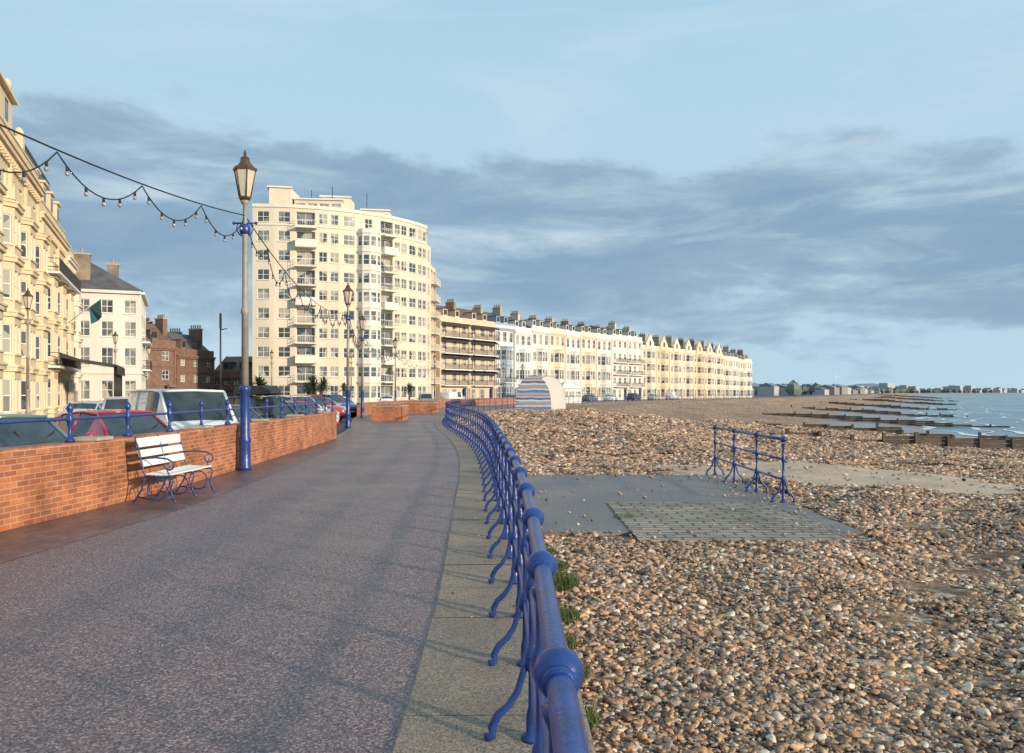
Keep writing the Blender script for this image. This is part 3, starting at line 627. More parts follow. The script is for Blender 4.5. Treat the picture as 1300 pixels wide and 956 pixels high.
# ------------------------------------------------------------------ building walls with real openings
def wall(b,p0,p1,z0,z1,ncol=0,rows=(),ww=1.0,wm=None,part='walls',rec=0.14,frame='white',marg=0.0,bars=True,sill=True):
    wm=wm or M['cream']; d,L=unit(p0,p1); n=(d[1],-d[0])
    def W(u,v,z): return (p0[0]+d[0]*u+n[0]*v,p0[1]+d[1]*u+n[1]*v,z)
    us=[0]
    ww=min(ww,(L-2*marg)/max(1,ncol)*0.8)
    for i in range(ncol):
        c=marg+(L-2*marg)*(i+.5)/ncol; us+=[c-ww/2,c+ww/2]
    us.append(L); zs=[z0]
    for a,c in rows: zs+=[a,c]
    zs.append(z1)
    V=[];F=[];G=[];GF=[]
    for i in range(len(us)-1):
        for j in range(len(zs)-1):
            u0,u1,a,c=us[i],us[i+1],zs[j],zs[j+1]
            if u1-u0<1e-4 or c-a<1e-4: continue
            if i%2==1 and j%2==1 and ncol:
                o=len(V); V+=[W(u0,0,a),W(u1,0,a),W(u1,0,c),W(u0,0,c),W(u0,-rec,a),W(u1,-rec,a),W(u1,-rec,c),W(u0,-rec,c)]
                F+=[(o,o+1,o+5,o+4),(o+1,o+2,o+6,o+5),(o+2,o+3,o+7,o+6),(o+3,o,o+4,o+7)]
                g=len(G); G+=[W(u0,-rec,a),W(u1,-rec,a),W(u1,-rec,c),W(u0,-rec,c)]; GF.append((g,g+1,g+2,g+3))
                t=.06
                fm=M[frame]
                for (x0,x1,y0,y1) in ((u0,u1,a,a+t),(u0,u1,c-t,c),(u0,u0+t,a+t,c-t),(u1-t,u1,a+t,c-t)):
                    b.box('window_frames',fm,p0,d,x0,x1,-rec+.002,-rec+.05,y0,y1)
                if bars:
                    b.box('window_frames',fm,p0,d,u0+t,u1-t,-rec+.002,-rec+.045,(a+c)/2-.03,(a+c)/2+.03)
                    if u1-u0>1.0: b.box('window_frames',fm,p0,d,(u0+u1)/2-.03,(u0+u1)/2+.03,-rec+.002,-rec+.047,a+t,c-t)
                if sill: b.box('sills',wm,p0,d,u0-.08,u1+.08,-.02,.09,a-.10,a-.003)
            else:
                o=len(V); V+=[W(u0,0,a),W(u1,0,a),W(u1,0,c),W(u0,0,c)]; F.append((o,o+1,o+2,o+3))
    b.add(part,wm,V,F)
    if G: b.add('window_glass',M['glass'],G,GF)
def band(b,pts,z0,z1,pr,m,part='cornice'):
    for i in range(len(pts)-1):
        d,L=unit(pts[i],pts[i+1]); b.box(part,m,pts[i],d,-.01,L+.01,-.03,pr,z0,z1)
def ironbalcony(b,p,d,u0,u1,z,proj=0.9,rail='iron',slab=None,h=1.0,v0=0.0,canopy=False,solid=False,sp=0.18):
    b.box('balcony_slabs',slab or M['white'],p,d,u0,u1,v0,v0+proj,z-.16,z)
    m=M[rail]
    if solid:
        b.box('balcony_fronts',m,p,d,u0,u1,v0+proj-.08,v0+proj+.003,z+.002,z+h)
        for u in (u0,u1-.08): b.box('balcony_fronts',m,p,d,u,u+.08,v0+.01,v0+proj-.082,z+.002,z+h)
        return
    b.box('balcony_rails',m,p,d,u0,u1,v0+proj-.06,v0+proj-.01,z+h-.05,z+h)
    b.box('balcony_rails',m,p,d,u0,u1,v0+proj-.06,v0+proj-.01,z+.05,z+.1)
    k=max(2,int((u1-u0)/sp))
    for i in range(k+1):
        u=u0+.02+(u1-u0-.04)*i/k; b.box('balcony_rails',m,p,d,u-.015,u+.015,v0+proj-.05,v0+proj-.02,z+.1,z+h-.05)
    for u in (u0,u1-.05):
        b.box('balcony_rails',m,p,d,u,u+.05,v0+.01,v0+proj-.07,z+h-.05,z+h); b.box('balcony_rails',m,p,d,u,u+.05,v0+.01,v0+proj-.07,z+.3,z+.36)
    if canopy:
        n=(d[1],-d[0])
        def W(u,v,z): return (p[0]+d[0]*u+n[0]*v,p[1]+d[1]*u+n[1]*v,z)
        b.add('balcony_canopy',M['canopy'],[W(u0,v0,z+2.75),W(u1,v0,z+2.75),W(u1,v0+proj+.1,z+2.25),W(u0,v0+proj+.1,z+2.25),W(u0,v0+proj+.1,z+2.1),W(u1,v0+proj+.1,z+2.1)],[(0,3,2,1),(3,4,5,2),(0,1,2,3)])
        for u in (u0+.05,(u0+u1)/2,u1-.05): b.box('balcony_posts',m,p,d,u-.03,u+.03,v0+proj-.06,v0+proj,z,z+2.15)
def chimney(b,p,d,u,v,z0,z1,w=1.9,t=.7,pots=5,m=None):
    m=m or M['brick_chim']
    b.box('chimney',m,p,d,u-t/2,u+t/2,v-w/2,v+w/2,z0,z1); b.box('chimney_cap',M['stonecap'],p,d,u-t/2-.07,u+t/2+.07,v-w/2-.07,v+w/2+.07,z1,z1+.18)
    n=(d[1],-d[0])
    for i in range(pots):
        vv=v-w/2+w*(i+.5)/pots; b.lathe('chimney_pots',M['pot'],(p[0]+d[0]*u+n[0]*vv,p[1]+d[1]*u+n[1]*vv,z1+.18),[(.13,0),(.11,.1),(.10,.4),(.13,.45),(.12,.55)],6)
def terrace(name,p0,p1,depth,H,ns=4,wm='cream',style='bay',roof='slate',bal=None,gable=False,ridge=3.2,chim=True,ncol=3,trim=None,canopy=False,base=None,sidewin=0,chm=None):
    b=B(name); wmM=M[wm]; tr=M[trim] if trim else wmM
    d,L=unit(p0,p1); n=(d[1],-d[0]); fh=(H-.6)/ns
    rows=[(fh*i+(.9 if i else .5),fh*i+fh*.82) for i in range(ns)]
    q0=(p0[0]-n[0]*depth,p0[1]-n[1]*depth); q1=(p1[0]-n[0]*depth,p1[1]-n[1]*depth)
    zb=-.16
    wall(b,p0,p1,zb,H,ncol,rows,1.15,wmM,sill=False)
    wall(b,p1,q1,zb,H,0,(),1,wmM); wall(b,q1,q0,zb,H,0,(),1,wmM)
    wall(b,q0,p0,zb,H,sidewin,rows if sidewin else (),1.0,wmM)
    def Pt(u,v): return (p0[0]+d[0]*u+n[0]*v,p0[1]+d[1]*u+n[1]*v)
    b.box('cornice',tr,p0,d,0.01,L-.01,.003,.38,H-.75,H-.5); b.box('cornice',tr,p0,d,.01,L-.01,.003,.22,H-1.0,H-.753)
    b.box('parapet',tr,p0,d,0.005,L-.005,-.25,.02,H+.001,H+.45)
    for i in range(1,ns): b.box('string_course',tr,p0,d,0.01,L-.01,.003,.10,fh*i-.02,fh*i+.16)
    for i in range(2):
        u=.02 if i==0 else L-.32; b.box('pilaster',tr,p0,d,u,u+.3,.004,.14,zb,H-1.003)
    if style=='bay':
        nb=ns-1 if not gable else ns
        nby=1 if L<9.5 else 2
        for q in range(nby):
            cu=L*(.5 if gable or nby==1 else (.27+.46*q)); 
            bw=min(L*.5,3.6)/2
            A=[Pt(cu-bw,0),Pt(cu-bw*.55,1.05),Pt(cu+bw*.55,1.05),Pt(cu+bw,0)]
            zt=fh*nb+.1
            for i in range(3): wall(b,A[i],A[i+1],zb,zt,1 if i!=1 else 2,rows[:nb],.95 if i!=1 else .8,tr,part='bay_walls',rec=.1,sill=False)
            for i in range(nb): band(b,A,fh*(i+1)-.12,fh*(i+1)+.12,.13,tr,'bay_cornice')
            b.add('bay_roof',tr,[(*a,zt+.02) for a in A],[(0,1,2,3)])
            if bal: ironbalcony(b,p0,d,cu-bw-.3,cu+bw+.3,fh+.12,.5,bal,v0=1.05)
        if gable:
            g=[Pt(L*.5-bw*1.25,.25),Pt(L*.5+bw*1.25,.25)]
            gz=H+.46; top=Pt(L*.5,.25)
            gb=[Pt(L*.5-bw*1.25,-.25),Pt(L*.5+bw*1.25,-.25)]; tb=Pt(L*.5,-.25)
            V=[(*g[0],H-.45),(*g[1],H-.45),(*g[1],gz+.5),(*top,gz+2.9),(*g[0],gz+.5),(*gb[0],H-.45),(*gb[1],H-.45),(*gb[1],gz+.5),(*tb,gz+2.9),(*gb[0],gz+.5)]
            b.add('gable',tr,V,[(0,1,2,3,4),(0,4,9,5),(1,6,7,2),(4,3,8,9),(3,2,7,8),(5,9,8,7,6)])
            b.box('gable_window',M['glassdark'],p0,d,L*.5-.45,L*.5+.45,.2,.262,gz-.1,gz+1.1)
            b.box('gable_sill',tr,p0,d,L*.5-.6,L*.5+.6,.2,.34,gz-.25,gz-.102)
    elif style=='flat':
        if bal:
            for i in range(1,ns-1 if not canopy else ns): ironbalcony(b,p0,d,.3,L-.3,fh*i+.18,1.1,bal,canopy=canopy)
    R=[(*Pt(0,-.3),H),(*Pt(L,-.3),H),(*Pt(L,-depth*.45),H+ridge),(*Pt(0,-depth*.45),H+ridge),(*Pt(0,-depth),H),(*Pt(L,-depth),H)]
    b.add('roof',M[roof],R,[(0,1,2,3),(3,2,5,4)]); b.add('party_walls',M['brick_chim'],[(x,y,z+.12) for x,y,z in R],[(0,3,4),(1,5,2)])
    if style!='none' and not gable and ridge>1.5:
        for q in range(2 if L>6 else 1):
            cu=L*((.3,.7)[q] if L>6 else .5); 
            b.box('dormers',tr,p0,d,cu-.6,cu+.6,-2.6,-.7,H+.3,H+1.75); b.box('dormer_roofs',M[roof],p0,d,cu-.72,cu+.72,-2.7,-.6,H+1.753,H+1.87)
            b.box('dormer_windows',M['glassdark'],p0,d,cu-.42,cu+.42,-.72,-.68,H+.75,H+1.6)
    if chim:
        cm=chm or random.choice([M['brick_chim'],M['brick_chim'],M['cream3'],M['stonecap']])
        chimney(b,p0,d,L-.4,-depth*.32,H-.2,H+ridge+random.uniform(.2,.8),m=cm,pots=random.choice((3,4,5)))
        if random.random()<.5: chimney(b,p0,d,L-.4,-depth*.72,H-.2,H+ridge+.3,m=cm)
    b.box('door',M['blue_dark'],p0,d,L-1.6,L-.65,.01,.06,zb,2.3); b.box('porch',tr,p0,d,L-1.8,L-.45,.004,.9,2.45,2.75)
    for u in (L-1.78,L-.62): b.box('porch_columns',tr,p0,d,u,u+.16,.6,.78,zb,2.448)
    b.done()
# --- left hand hotels
O=np.array([-29.8,45.8]); dl=np.array([-.39,.92]); dl=dl/np.linalg.norm(dl)
def T(t): return tuple(O+dl*t)
def hotel(name,t0,t1,H,ns,nb,wm,ridge,extra=None,attic=0,ncolw=None):
    b=B(name); m=M[wm]; p0,p1=T(t0),T(t1); d,L=unit(p0,p1); n=(d[1],-d[0]); dep=14
    q0=(p0[0]-n[0]*dep,p0[1]-n[1]*dep); q1=(p1[0]-n[0]*dep,p1[1]-n[1]*dep); fh=(H-1.2)/ns; zb=-.16
    rows=[(fh*i+(.85 if i else .6),fh*i+fh*.8) for i in range(ns)]
    wall(b,p0,p1,zb,H,ncolw or nb*2,rows,1.1,m)
    wall(b,p1,q1,zb,H,3,rows,1,m); wall(b,q1,q0,zb,H,0,(),1,m); wall(b,q0,p0,zb,H,3,rows,1,m)
    b.add('roof_deck',M['slate'],[(*p0,H-.02),(*p1,H-.02),(*q1,H-.02),(*q0,H-.02)],[(0,1,2,3)])
    def Pt(u,v): return (p0[0]+d[0]*u+n[0]*v,p0[1]+d[1]*u+n[1]*v)
    for (za,zc,pr) in ((H-1.0,H-.75,.28),(H-.747,H-.45,.45),(H-.447,H-.3,.55)): b.box('cornice',m,p0,d,-.2,L+.003,.003,pr,za,zc)
    k=int(L/.7)
    for i in range(k): b.box('dentils',m,p0,d,.2+i*.7,.4+i*.7,.004,.38,H-1.25,H-1.003)
    b.box('parapet',m,p0,d,0,L,-.3,.05,H+.001,H+.8); b.box('parapet_coping',m,p0,d,-.05,L+.004,-.36,.12,H+.803,H+.93)
    for i in range(1,ns): b.box('string_course',m,p0,d,0,L+.002,.003,.16,fh*i-.1,fh*i+.12); b.box('string_course',m,p0,d,0,L,.003,.08,fh*i-.4,fh*i-.3)
    for q in range(nb):
        cu=L*(q+.5)/nb; bw=1.75
        A=[Pt(cu-bw,0),Pt(cu-bw*.6,.9),Pt(cu+bw*.6,.9),Pt(cu+bw,0)]; nf=ns-1; zt=fh*nf+.25
        for i in range(3): wall(b,A[i],A[i+1],zb,zt,1 if i!=1 else 2,rows[:nf],.8,m,part='bay_walls',rec=.12)
        for i in range(nf):
            band(b,A,fh*(i+1)-.18,fh*(i+1)+.05,.15,m,'bay_cornice'); band(b,A,fh*(i+1)+.053,fh*(i+1)+.16,.22,m,'bay_cornice')
            band(b,A,fh*i+.15,fh*i+.25,.09,m,'bay_sills')
        b.add('bay_roof',m,[(*a,zt+.03) for a in A],[(0,1,2,3)])
        band(b,A,zt+.03,zt+.75,.02,m,'bay_parapet')
    for q in range(nb+1):
        u=min(max(L*q/nb,.25),L-.25); b.box('pilasters',m,p0,d,u-.22,u+.22,.004,.2,zb,H-1.253)
    if extra: extra(b,p0,d,n,L,fh,Pt,m)
    b.done()
def ex1(b,p0,d,n,L,fh,Pt,m):
    H=16.9
    b.box('attic_tower',m,p0,d,8,16.5,-5,.06,H+.94,H+2.8); b.box('attic_cornice',m,p0,d,7.8,16.7,-5.2,.35,H+2.803,H+3.0)
    for u in (9.2,11.7,14.2): b.box('attic_windows',M['glassdark'],p0,d,u,u+.9,.0,.075,H+1.2,H+2.5)
    for u in (8.4,16.1): b.box('finial_bases',m,p0,d,u-.3,u+.3,-.5,.1,H+3.003,H+3.5); b.ball('finials',m,(*Pt(u,-.2),H+3.8),.32,10,8,1.3)
    b.box('parapet_pier',m,p0,d,19.6,20.3,-.4,.14,H+.94,H+1.7); b.ball('finials',m,(*Pt(19.95,-.15),H+2.0),.3,10,8,1.3)
    chimney(b,p0,d,23,-3,H,H+2.6,2.2,.9,5,m)
def mansard(b,p0,d,n,L,fh,Pt,m,H=15.4,z=5.0):
    V=[(*Pt(.2,-.35),H+.5),(*Pt(L-.2,-.35),H+.5),(*Pt(L-.4,-1.2),H+z),(*Pt(.4,-1.2),H+z),(*Pt(.2,-11),H+.5),(*Pt(L-.2,-11),H+.5),(*Pt(L-.4,-9),H+z),(*Pt(.4,-9),H+z)]
    b.add('mansard_roof',M['slate'],V,[(0,1,2,3),(1,5,6,2),(4,0,3,7),(3,2,6,7),(5,4,7,6)])
    b.box('mansard_crest',M['iron'],p0,d,.4,L-.4,-1.35,-1.15,H+z+.002,H+z+.25)
    for k in range(4):
        u=L*(k+.5)/4; b.box('dormers',m,p0,d,u-.7,u+.7,-2.4,-.3,H+.9,H+3.0); b.box('dormer_glass',M['glassdark'],p0,d,u-.42,u+.42,-.32,-.27,H+1.2,H+2.7)
        b.box('dormer_hood',m,p0,d,u-.85,u+.85,-2.5,-.12,H+3.003,H+3.2)
    chimney(b,p0,d,L-.6,-4,H,H+5.4,2.4,.9,5,m); chimney(b,p0,d,L*.5,-7,H,H+5.6,2.0,.9,5,m)
    for i in (1,3): ironbalcony(b,p0,d,.6,L-.6,fh*i+.2,1.4,'iron')
hotel('cream_hotel',-13,13.3,16.9,5,5,'cream',0,ex1)
hotel('cream_hotel',13.35,28.6,15.4,4,3,'cream',0,mansard)
hotel('cream_hotel',28.65,34.8,14.6,4,1,'cream2',0,None)
b=B('entrance_canopy'); p0=T(14.5); d=tuple(dl)
nn=(d[1],-d[0])
def CW(u,v,z): return (p0[0]+d[0]*u+nn[0]*v,p0[1]+d[1]*u+nn[1]*v,z)
b.add('canopy_roof',M['canopy'],[CW(0,1.4,4.5),CW(9,1.4,4.5),CW(9,5.2,3.9),CW(0,5.2,3.9),CW(0,1.4,4.38),CW(9,1.4,4.38),CW(9,5.2,3.78),CW(0,5.2,3.78)],[(0,1,2,3),(7,6,5,4),(3,2,6,7),(0,3,7,4),(1,5,6,2)])
for i in range(10): b.tube('posts',M['iron'],[CW(i,5.0,-.1),CW(i,5.0,3.8)],.04,6)
for i in range(19): b.box('valance',M['iron'],p0,d,i*.5,i*.5+.06,5.2,5.25,3.2,3.8)
b.box('valance_rail',M['iron'],p0,d,0,9.06,5.251,5.29,3.15,3.22)
b.done()
b=B('flag'); fp=T(22); 
b.tube('flagpole',M['white'],[(fp[0]+1.2,fp[1],7.6),(fp[0]+4.4,fp[1]-.8,9.6)],.04,6)
b.add('cloth',M['flag'],[(fp[0]+4.3,fp[1]-.75,9.5),(fp[0]+3.2,fp[1]-.5,8.8),(fp[0]+3.4,fp[1]-.6,7.4),(fp[0]+3.9,fp[1]-.4,7.7),(fp[0]+4.4,fp[1]-.8,8.0)],[(0,1,2,3,4)]); b.done()
def whitehouse():
    b=B('white_house'); m=M['wstucco']; c=np.array([-40.0,85.0]); nl=np.array([dl[1],-dl[0]])
    pA=tuple(c-nl*11); pB=tuple(c); pC=tuple(c+dl*13); pD=tuple(c+dl*13-nl*11); H=12.6
    rows=[(1,3),(4.6,6.5),(7.7,9.3),(10.2,11.6)]
    wall(b,pA,pB,-.16,H,5,rows,1.1,m); wall(b,pB,pC,-.16,H,5,rows,1.1,m); wall(b,pC,pD,-.16,H,0,(),1,m); wall(b,pD,pA,-.16,H,0,(),1,m)
    band(b,[pA,pB,pC],H-.3,H,.35,m); band(b,[pA,pB,pC],3.7,3.95,.12,m,'string_course')
    d1,_=unit(pA,pB)
    cx=[np.array(q) for q in (pA,pB,pC,pD)]; ce=sum(cx)/4
    rg=[tuple(ce-dl*2.5),tuple(ce+dl*2.5)]
    V=[(*((q-ce)*1.04+ce),H+.02) for q in cx]+[(*r,H+3.6) for r in rg]
    b.add('roof',M['slate'],V,[(0,1,4),(1,2,5,4),(2,3,5),(3,0,4,5)])
    chimney(b,pA,d1,5.2,-1.6,H,H+3.8,1.1,1.6,3); chimney(b,pA,d1,8.0,-4,H,H+3.2,1.0,1.1,3)
    for k in (1,3): ironbalcony(b,pB,tuple(dl),3,10,[0,4.3,0,7.4][k],.8,'iron')
    b.done()
whitehouse()
terrace('brick_house',(-53,104),(-47.8,112),9,8.6,3,'brick_dark','flat','tile',ncol=3,ridge=3,chm=M['brick_dark'])
terrace('brick_house',(-47.8,112.1),(-45.8,121),9,7.6,3,'brick_dark','flat','slate',ncol=3,ridge=3,chm=M['brick_dark'])
terrace('white_house',(-55,101),(-51,103.5),7,8.6,3,'wstucco','flat','slate',ncol=2,ridge=2.5)
terrace('brick_house',(-48.5,127),(-41.3,125.5),10,4.8,2,'brick_dark','flat','tile',ncol=4,ridge=2.9,chim=False)
terrace('brick_house',(-41.2,125.5),(-37,125),10,5.4,2,'brick_dark','flat','slate',ncol=3,ridge=2.6,chim=False)
# ------------------------------------------------------------------ apartment block
def apartment():
    b=B('apartment_block'); m=M['apt']; C=(-35.5,133.0); R=24.0; H=27.4; fh=2.68; g=3.2
    th=[math.radians(a) for a in (-1,6,12.5,20,27.5,34,42,48.5,55,61,67)]
    P=[(C[0]+R*math.sin(t),C[1]-R*math.cos(t)) for t in th]
    rows=[(g-2.3,g-.5)]+[(g+fh*i+.75,g+fh*i+2.2) for i in range(9)]
    kinds=['w1','w1','bal','w2','w1','bay','bal','w2','w1','w2']
    for i in range(len(P)-1):
        k=kinds[i]; d,L=unit(P[i],P[i+1])
        if k=='w2': wall(b,P[i],P[i+1],-.16,H,2,rows,1.15,m,rec=.12)
        elif k=='w1': wall(b,P[i],P[i+1],-.16,H,1,rows,1.6,m,rec=.12)
        elif k=='bal': 
            r2=[(g+fh*j+.12,g+fh*j+2.25) for j in range(9)]
            wall(b,P[i],P[i+1],-.16,H,1,[(.3,2.7)]+r2,2.5,m,rec=.5,sill=False)
            for j in range(9): ironbalcony(b,P[i],d,.12,L-.12,g+fh*j+.05,1.25,'apt_trim',M['apt_trim'],h=.95,solid=(j%9 in (1,4,7)),sp=.3)
        elif k=='bay':
            wall(b,P[i],P[i+1],-.16,H,1,rows,1.2,m)
            n=(d[1],-d[0]); q=[]
            for s in range(6):
                a=math.pi*(s/5); u=L/2-math.cos(a)*L*.55; v=math.sin(a)*1.6; q.append((P[i][0]+d[0]*u+n[0]*v,P[i][1]+d[1]*u+n[1]*v))
            for s in range(5): wall(b,q[s],q[s+1],-.16,H-2.2,1,rows[:-1],1.0,M['apt_trim'],part='bay_walls',rec=.08,sill=False)
            for j in range(9): band(b,q,g+fh*j-.12,g+fh*j+.1,.12,M['apt_trim'],'bay_bands')
            b.add('bay_roof',M['apt_trim'],[(*a,H-2.2) for a in q],[tuple(range(6))])
        b.box('parapet',M['apt_trim'],P[i],d,.0,L,-.3,.16,H+.001,H+.45)
        if k!='bay': b.box('floor_band',M['apt_trim'],P[i],d,0,L,.003,.12,H-2.5,H-2.3)
    e=P[-1]; s0=(e[0]+.35,e[1]+2.8); s1=(e[0]+.7,e[1]+7.5); s2=(e[0]-3,e[1]+20); s3=(-40,150); s4=(-38.8,120.5)
    wall(b,e,s0,-.16,25,1,rows[:-1],1.3,m)
    d,L=unit(s0,s1); r2=[(g+fh*j+.12,g+fh*j+2.25) for j in range(7)]
    wall(b,s0,s1,-.16,22.2,2,[(.3,2.7)]+r2,1.9,m,rec=.4,sill=False)
    for j in range(7): ironbalcony(b,s0,d,.1,L-.1,g+fh*j+.05,.9,'apt_trim',M['apt_trim'],h=.95,sp=.3)
    wall(b,s1,s2,-.16,22.2,4,rows[:-2],1.3,m); wall(b,s2,s3,-.16,H,0,(),1,m); wall(b,s3,s4,-.16,H,0,(),1,m); wall(b,s4,P[0],-.16,H,4,rows,1.3,m)
    allp=P+[(e[0]-.2,e[1]+3.3),(e[0]-4,e[1]+20),s3,s4]
    b.add('roof',M['stonecap'],[(*q,H-.02) for q in allp],[tuple(range(len(allp)))])
    wall(b,(e[0],e[1]),(e[0]-4,e[1]+20),21,H,0,(),1,m,part='upper_wall')
    b.add('shoulder_roof',M['stonecap'],[(*e,24.98),(*s0,24.98),(e[0]-.6,e[1]+5,24.98)],[(0,1,2)]); b.add('shoulder_roof',M['stonecap'],[(*s0,22.18),(*s1,22.18),(*s2,22.18),(e[0]-4,e[1]+19,22.18)],[(0,1,2,3)])
    def pent(x0,x1,y0,y1,z1,nc):
        z0=H+.0; q=[(x0,y0),(x1,y0+.6),(x1,y1),(x0,y1)]
        for i in range(4): wall(b,q[i],q[(i+1)%4],z0,z1,nc if i==0 else 0,[(z0+.9,z1-.5)] if i==0 and nc else (),1.5,m,part='penthouse_walls',sill=False)
        b.box('penthouse_roof',M['apt_trim'],(x0,y0),unit((x0,y0),(x1,y0+.6))[0],-.25,x1-x0+.25,-(y1-y0)-.2,.25,z1+.001,z1+.22)
    pent(-34.2,-31.3,110.9,116,30.6,0); pent(-31.0,-24.4,112.2,120,29.2,4); pent(-27.6,-23.6,114.0,118,30.0,1); pent(-22.5,-18.5,118,124,29.0,2)
    for (x,z) in ((-33.5,31.6),(-29,31),(-26,31.5),(-21,30.6)): b.tube('vents',M['iron'],[(x,114,28.5),(x,114,z)],.05,5)
    b.done()
apartment()
# ------------------------------------------------------------------ long terrace
fx=hermite([(-13.5,134),(-7.5,143),(4.5,160),(17,179),(33,200),(54,229),(82,271),(100,298)])
def frow(y): return (fx(y),y)
y=135.5; i=0
seq=[('dark',8.5),('dark',8),('blue',6.2),('blue2',6.2),('c',7),('c',7),('c',7),('c',7),('c',7),('d',7.5),('d',7.5)]+[('g',8.2)]*7+[('w',7.6)]*13
for kind,L in seq:
    e=.5; dx=(fx(y+e)-fx(y-e))/(2*e); LL=math.hypot(dx,1); y2=y+L/LL
    if y2>273: break
    a,c=frow(y),frow(y2-.02); r=random.uniform
    if kind=='dark': terrace('hotel_terrace',a,c,12,14.6,5,'cream3','flat','tile','iron',canopy=True,ridge=3)
    elif kind=='blue': terrace('terraced_house',a,c,12,14.6,4,'wstucco','bay','slate','iron',trim='bluewall',ridge=3)
    elif kind=='blue2': terrace('terraced_house',a,c,12,14.2,4,'wstucco','bay','slate','iron',trim='white',ridge=3)
    elif kind=='c': terrace('terraced_house',a,c,12,14.8+r(-.2,.2),4,'cream2' if i%2 else 'wstucco','bay','slate',None,ridge=2.2)
    elif kind=='d': terrace('hotel_terrace',a,c,13,15.2,5,'wstucco','flat','tile','iron',canopy=False,ridge=2.8)
    elif kind=='g': terrace('terraced_house',a,c,12,13.4+r(-.1,.1),4,'cream2' if i%3 else 'cream','bay','slate',None,gable=True,ridge=3.0)
    else: terrace('terraced_house',a,c,12,12.6+r(-.3,.3),4,'wstucco' if i%2 else 'cream2','bay','slate',None,ridge=3.0)
    y=y2; i+=1
# ------------------------------------------------------------------ things along the far front
def arch_hut():
    b=B('striped_beach_kiosk'); 
    def arch(cx,w,h,y0,y1,part,m,face,k=16):
        V=[]
        for yy in (y0,y1):
            for i in range(k+1):
                a=math.pi*i/k; V.append((cx-w/2*math.cos(a),yy,-.35+h*math.sin(a)**.75))
        F=[(i,i+1,k+2+i,k+1+i) for i in range(k)]
        b.add(part,m,V,F,True); b.add(part+'_front',face,V,[tuple(range(k,-1,-1)),tuple(range(k+1,2*k+2))])
    arch(2.35,4.0,4.0,87,90,'striped_shell',M['stripe'],M['stripe'])
    arch(4.1,3.9,3.9,88.5,95,'white_shell',M['wstucco'],M['wstucco'])
    for j in range(7):
        yy=88.7+j*1.0; b.tube('ribs',M['stonecap'],[(4.1-1.97*math.cos(math.pi*i/12),yy,-.35+3.94*math.sin(math.pi*i/12)**.75) for i in range(13)],.05,5)
    b.done()
arch_hut()
def kiosk(x,y,w,h):
    b=B('seafront_kiosk'); p0,p1=(x,y),(x+w*.8,y+w*.6); d,L=unit(p0,p1)
    q1=(p1[0]-3*d[1],p1[1]+3*d[0]); q0=(p0[0]-3*d[1],p0[1]+3*d[0])
    wall(b,p0,p1,-.1,h,3,[(1,h-.5)],1.4,M['wstucco']); wall(b,p1,q1,-.1,h,0,(),1,M['wstucco']); wall(b,q1,q0,-.1,h,0,(),1,M['wstucco']); wall(b,q0,p0,-.1,h,1,[(1,h-.5)],1.4,M['wstucco'])
    cx,cy=(p0[0]+q1[0])/2,(p0[1]+q1[1])/2
    b.add('roof',M['white'],[(*((np.array(q)-(cx,cy))*1.15+(cx,cy)),h) for q in (p0,p1,q1,q0)]+[(cx,cy,h+1.2)],[(0,1,4),(1,2,4),(2,3,4),(3,0,4)])
    b.done()
kiosk(33.5,205,5,2.6); kiosk(8,125,4,2.4); kiosk(48,250,6,2.6)
def groyne(y,s0,s1,h=0.6):
    b=B('timber_groyne'); L=slope(y); dx=math.sqrt(max(0,L*L-1))*(1 if rail(y+1)>rail(y) else -1); n=(1/L,-dx/L); p0=np.array([rail(y),y])
    s=s0
    while s<s1:
        c=p0+np.array(n)*s; zt=beachz(c[0],c[1]); s_=min(s+2.2,s1)
        top=zt+h*random.uniform(.6,1.0)*min(1,.35+(s-s0)/12)
        for k in range(3):
            if random.random()<.12 and k==0: continue
            b.box('planks',M['timber'],tuple(c),n,0.02,s_-s-.02,-.04,.04,top-(k+1)*.26+.01,top-k*.26-.01)
        b.box('posts',M['timber'],tuple(c),n,-.11,.11,.045,.26,zt-.6,top+random.uniform(.02,.4))
        s=s_
    b.done()
for y,s0,h in ((54,23,.75),(84,25,.65),(124,25,.7),(170,24,.7),(230,22,.75),(310,18,.8),(420,14,.9),(600,10,1.0)):
    groyne(y,s0,58,h)
def palm(x,y,h,r):
    b=B('cordyline_palm',(x,y,-.1))
    for q in range(3 if h>2.6 else 1):
        dx,dy=random.uniform(-.5,.5),random.uniform(-.5,.5); hh=h*random.uniform(.65,.85)
        b.tube('trunk',M['trunk'],[(x,y,-.1),(x+dx*.3,y+dy*.3,hh*.5),(x+dx,y+dy,hh)],[.12,.1,.08],7)
        V=[];F=[]
        for i in range(90):
            a=random.uniform(0,6.28); el=random.uniform(-.5,1.4); L=r*random.uniform(.7,1); w=.035
            c=Vector((x+dx,y+dy,hh)); dd=Vector((math.cos(a)*math.cos(el),math.sin(a)*math.cos(el),math.sin(el))); sd=Vector((-math.sin(a),math.cos(a),0))*w
            m1=c+dd*L*.55; m2=c+dd*L+Vector((0,0,-.25*L)); o=len(V); V+=[c-sd*.5,c+sd*.5,m1+sd,m1-sd,m2]; F+=[(o,o+1,o+2,o+3),(o+3,o+2,o+4)]
        b.add('leaves',M['palm'],V,F)
    b.done()
for x,y,h,r in ((-14.8,60,3.0,1.1),(-15.6,48,2.9,1.0),(-14.2,66,2.6,.9),(-20,60,2.5,1),(-18.5,72,2.8,1),(-12.5,96,3,1.1),(-21,86,3,1.1)): palm(x,y,h,r)
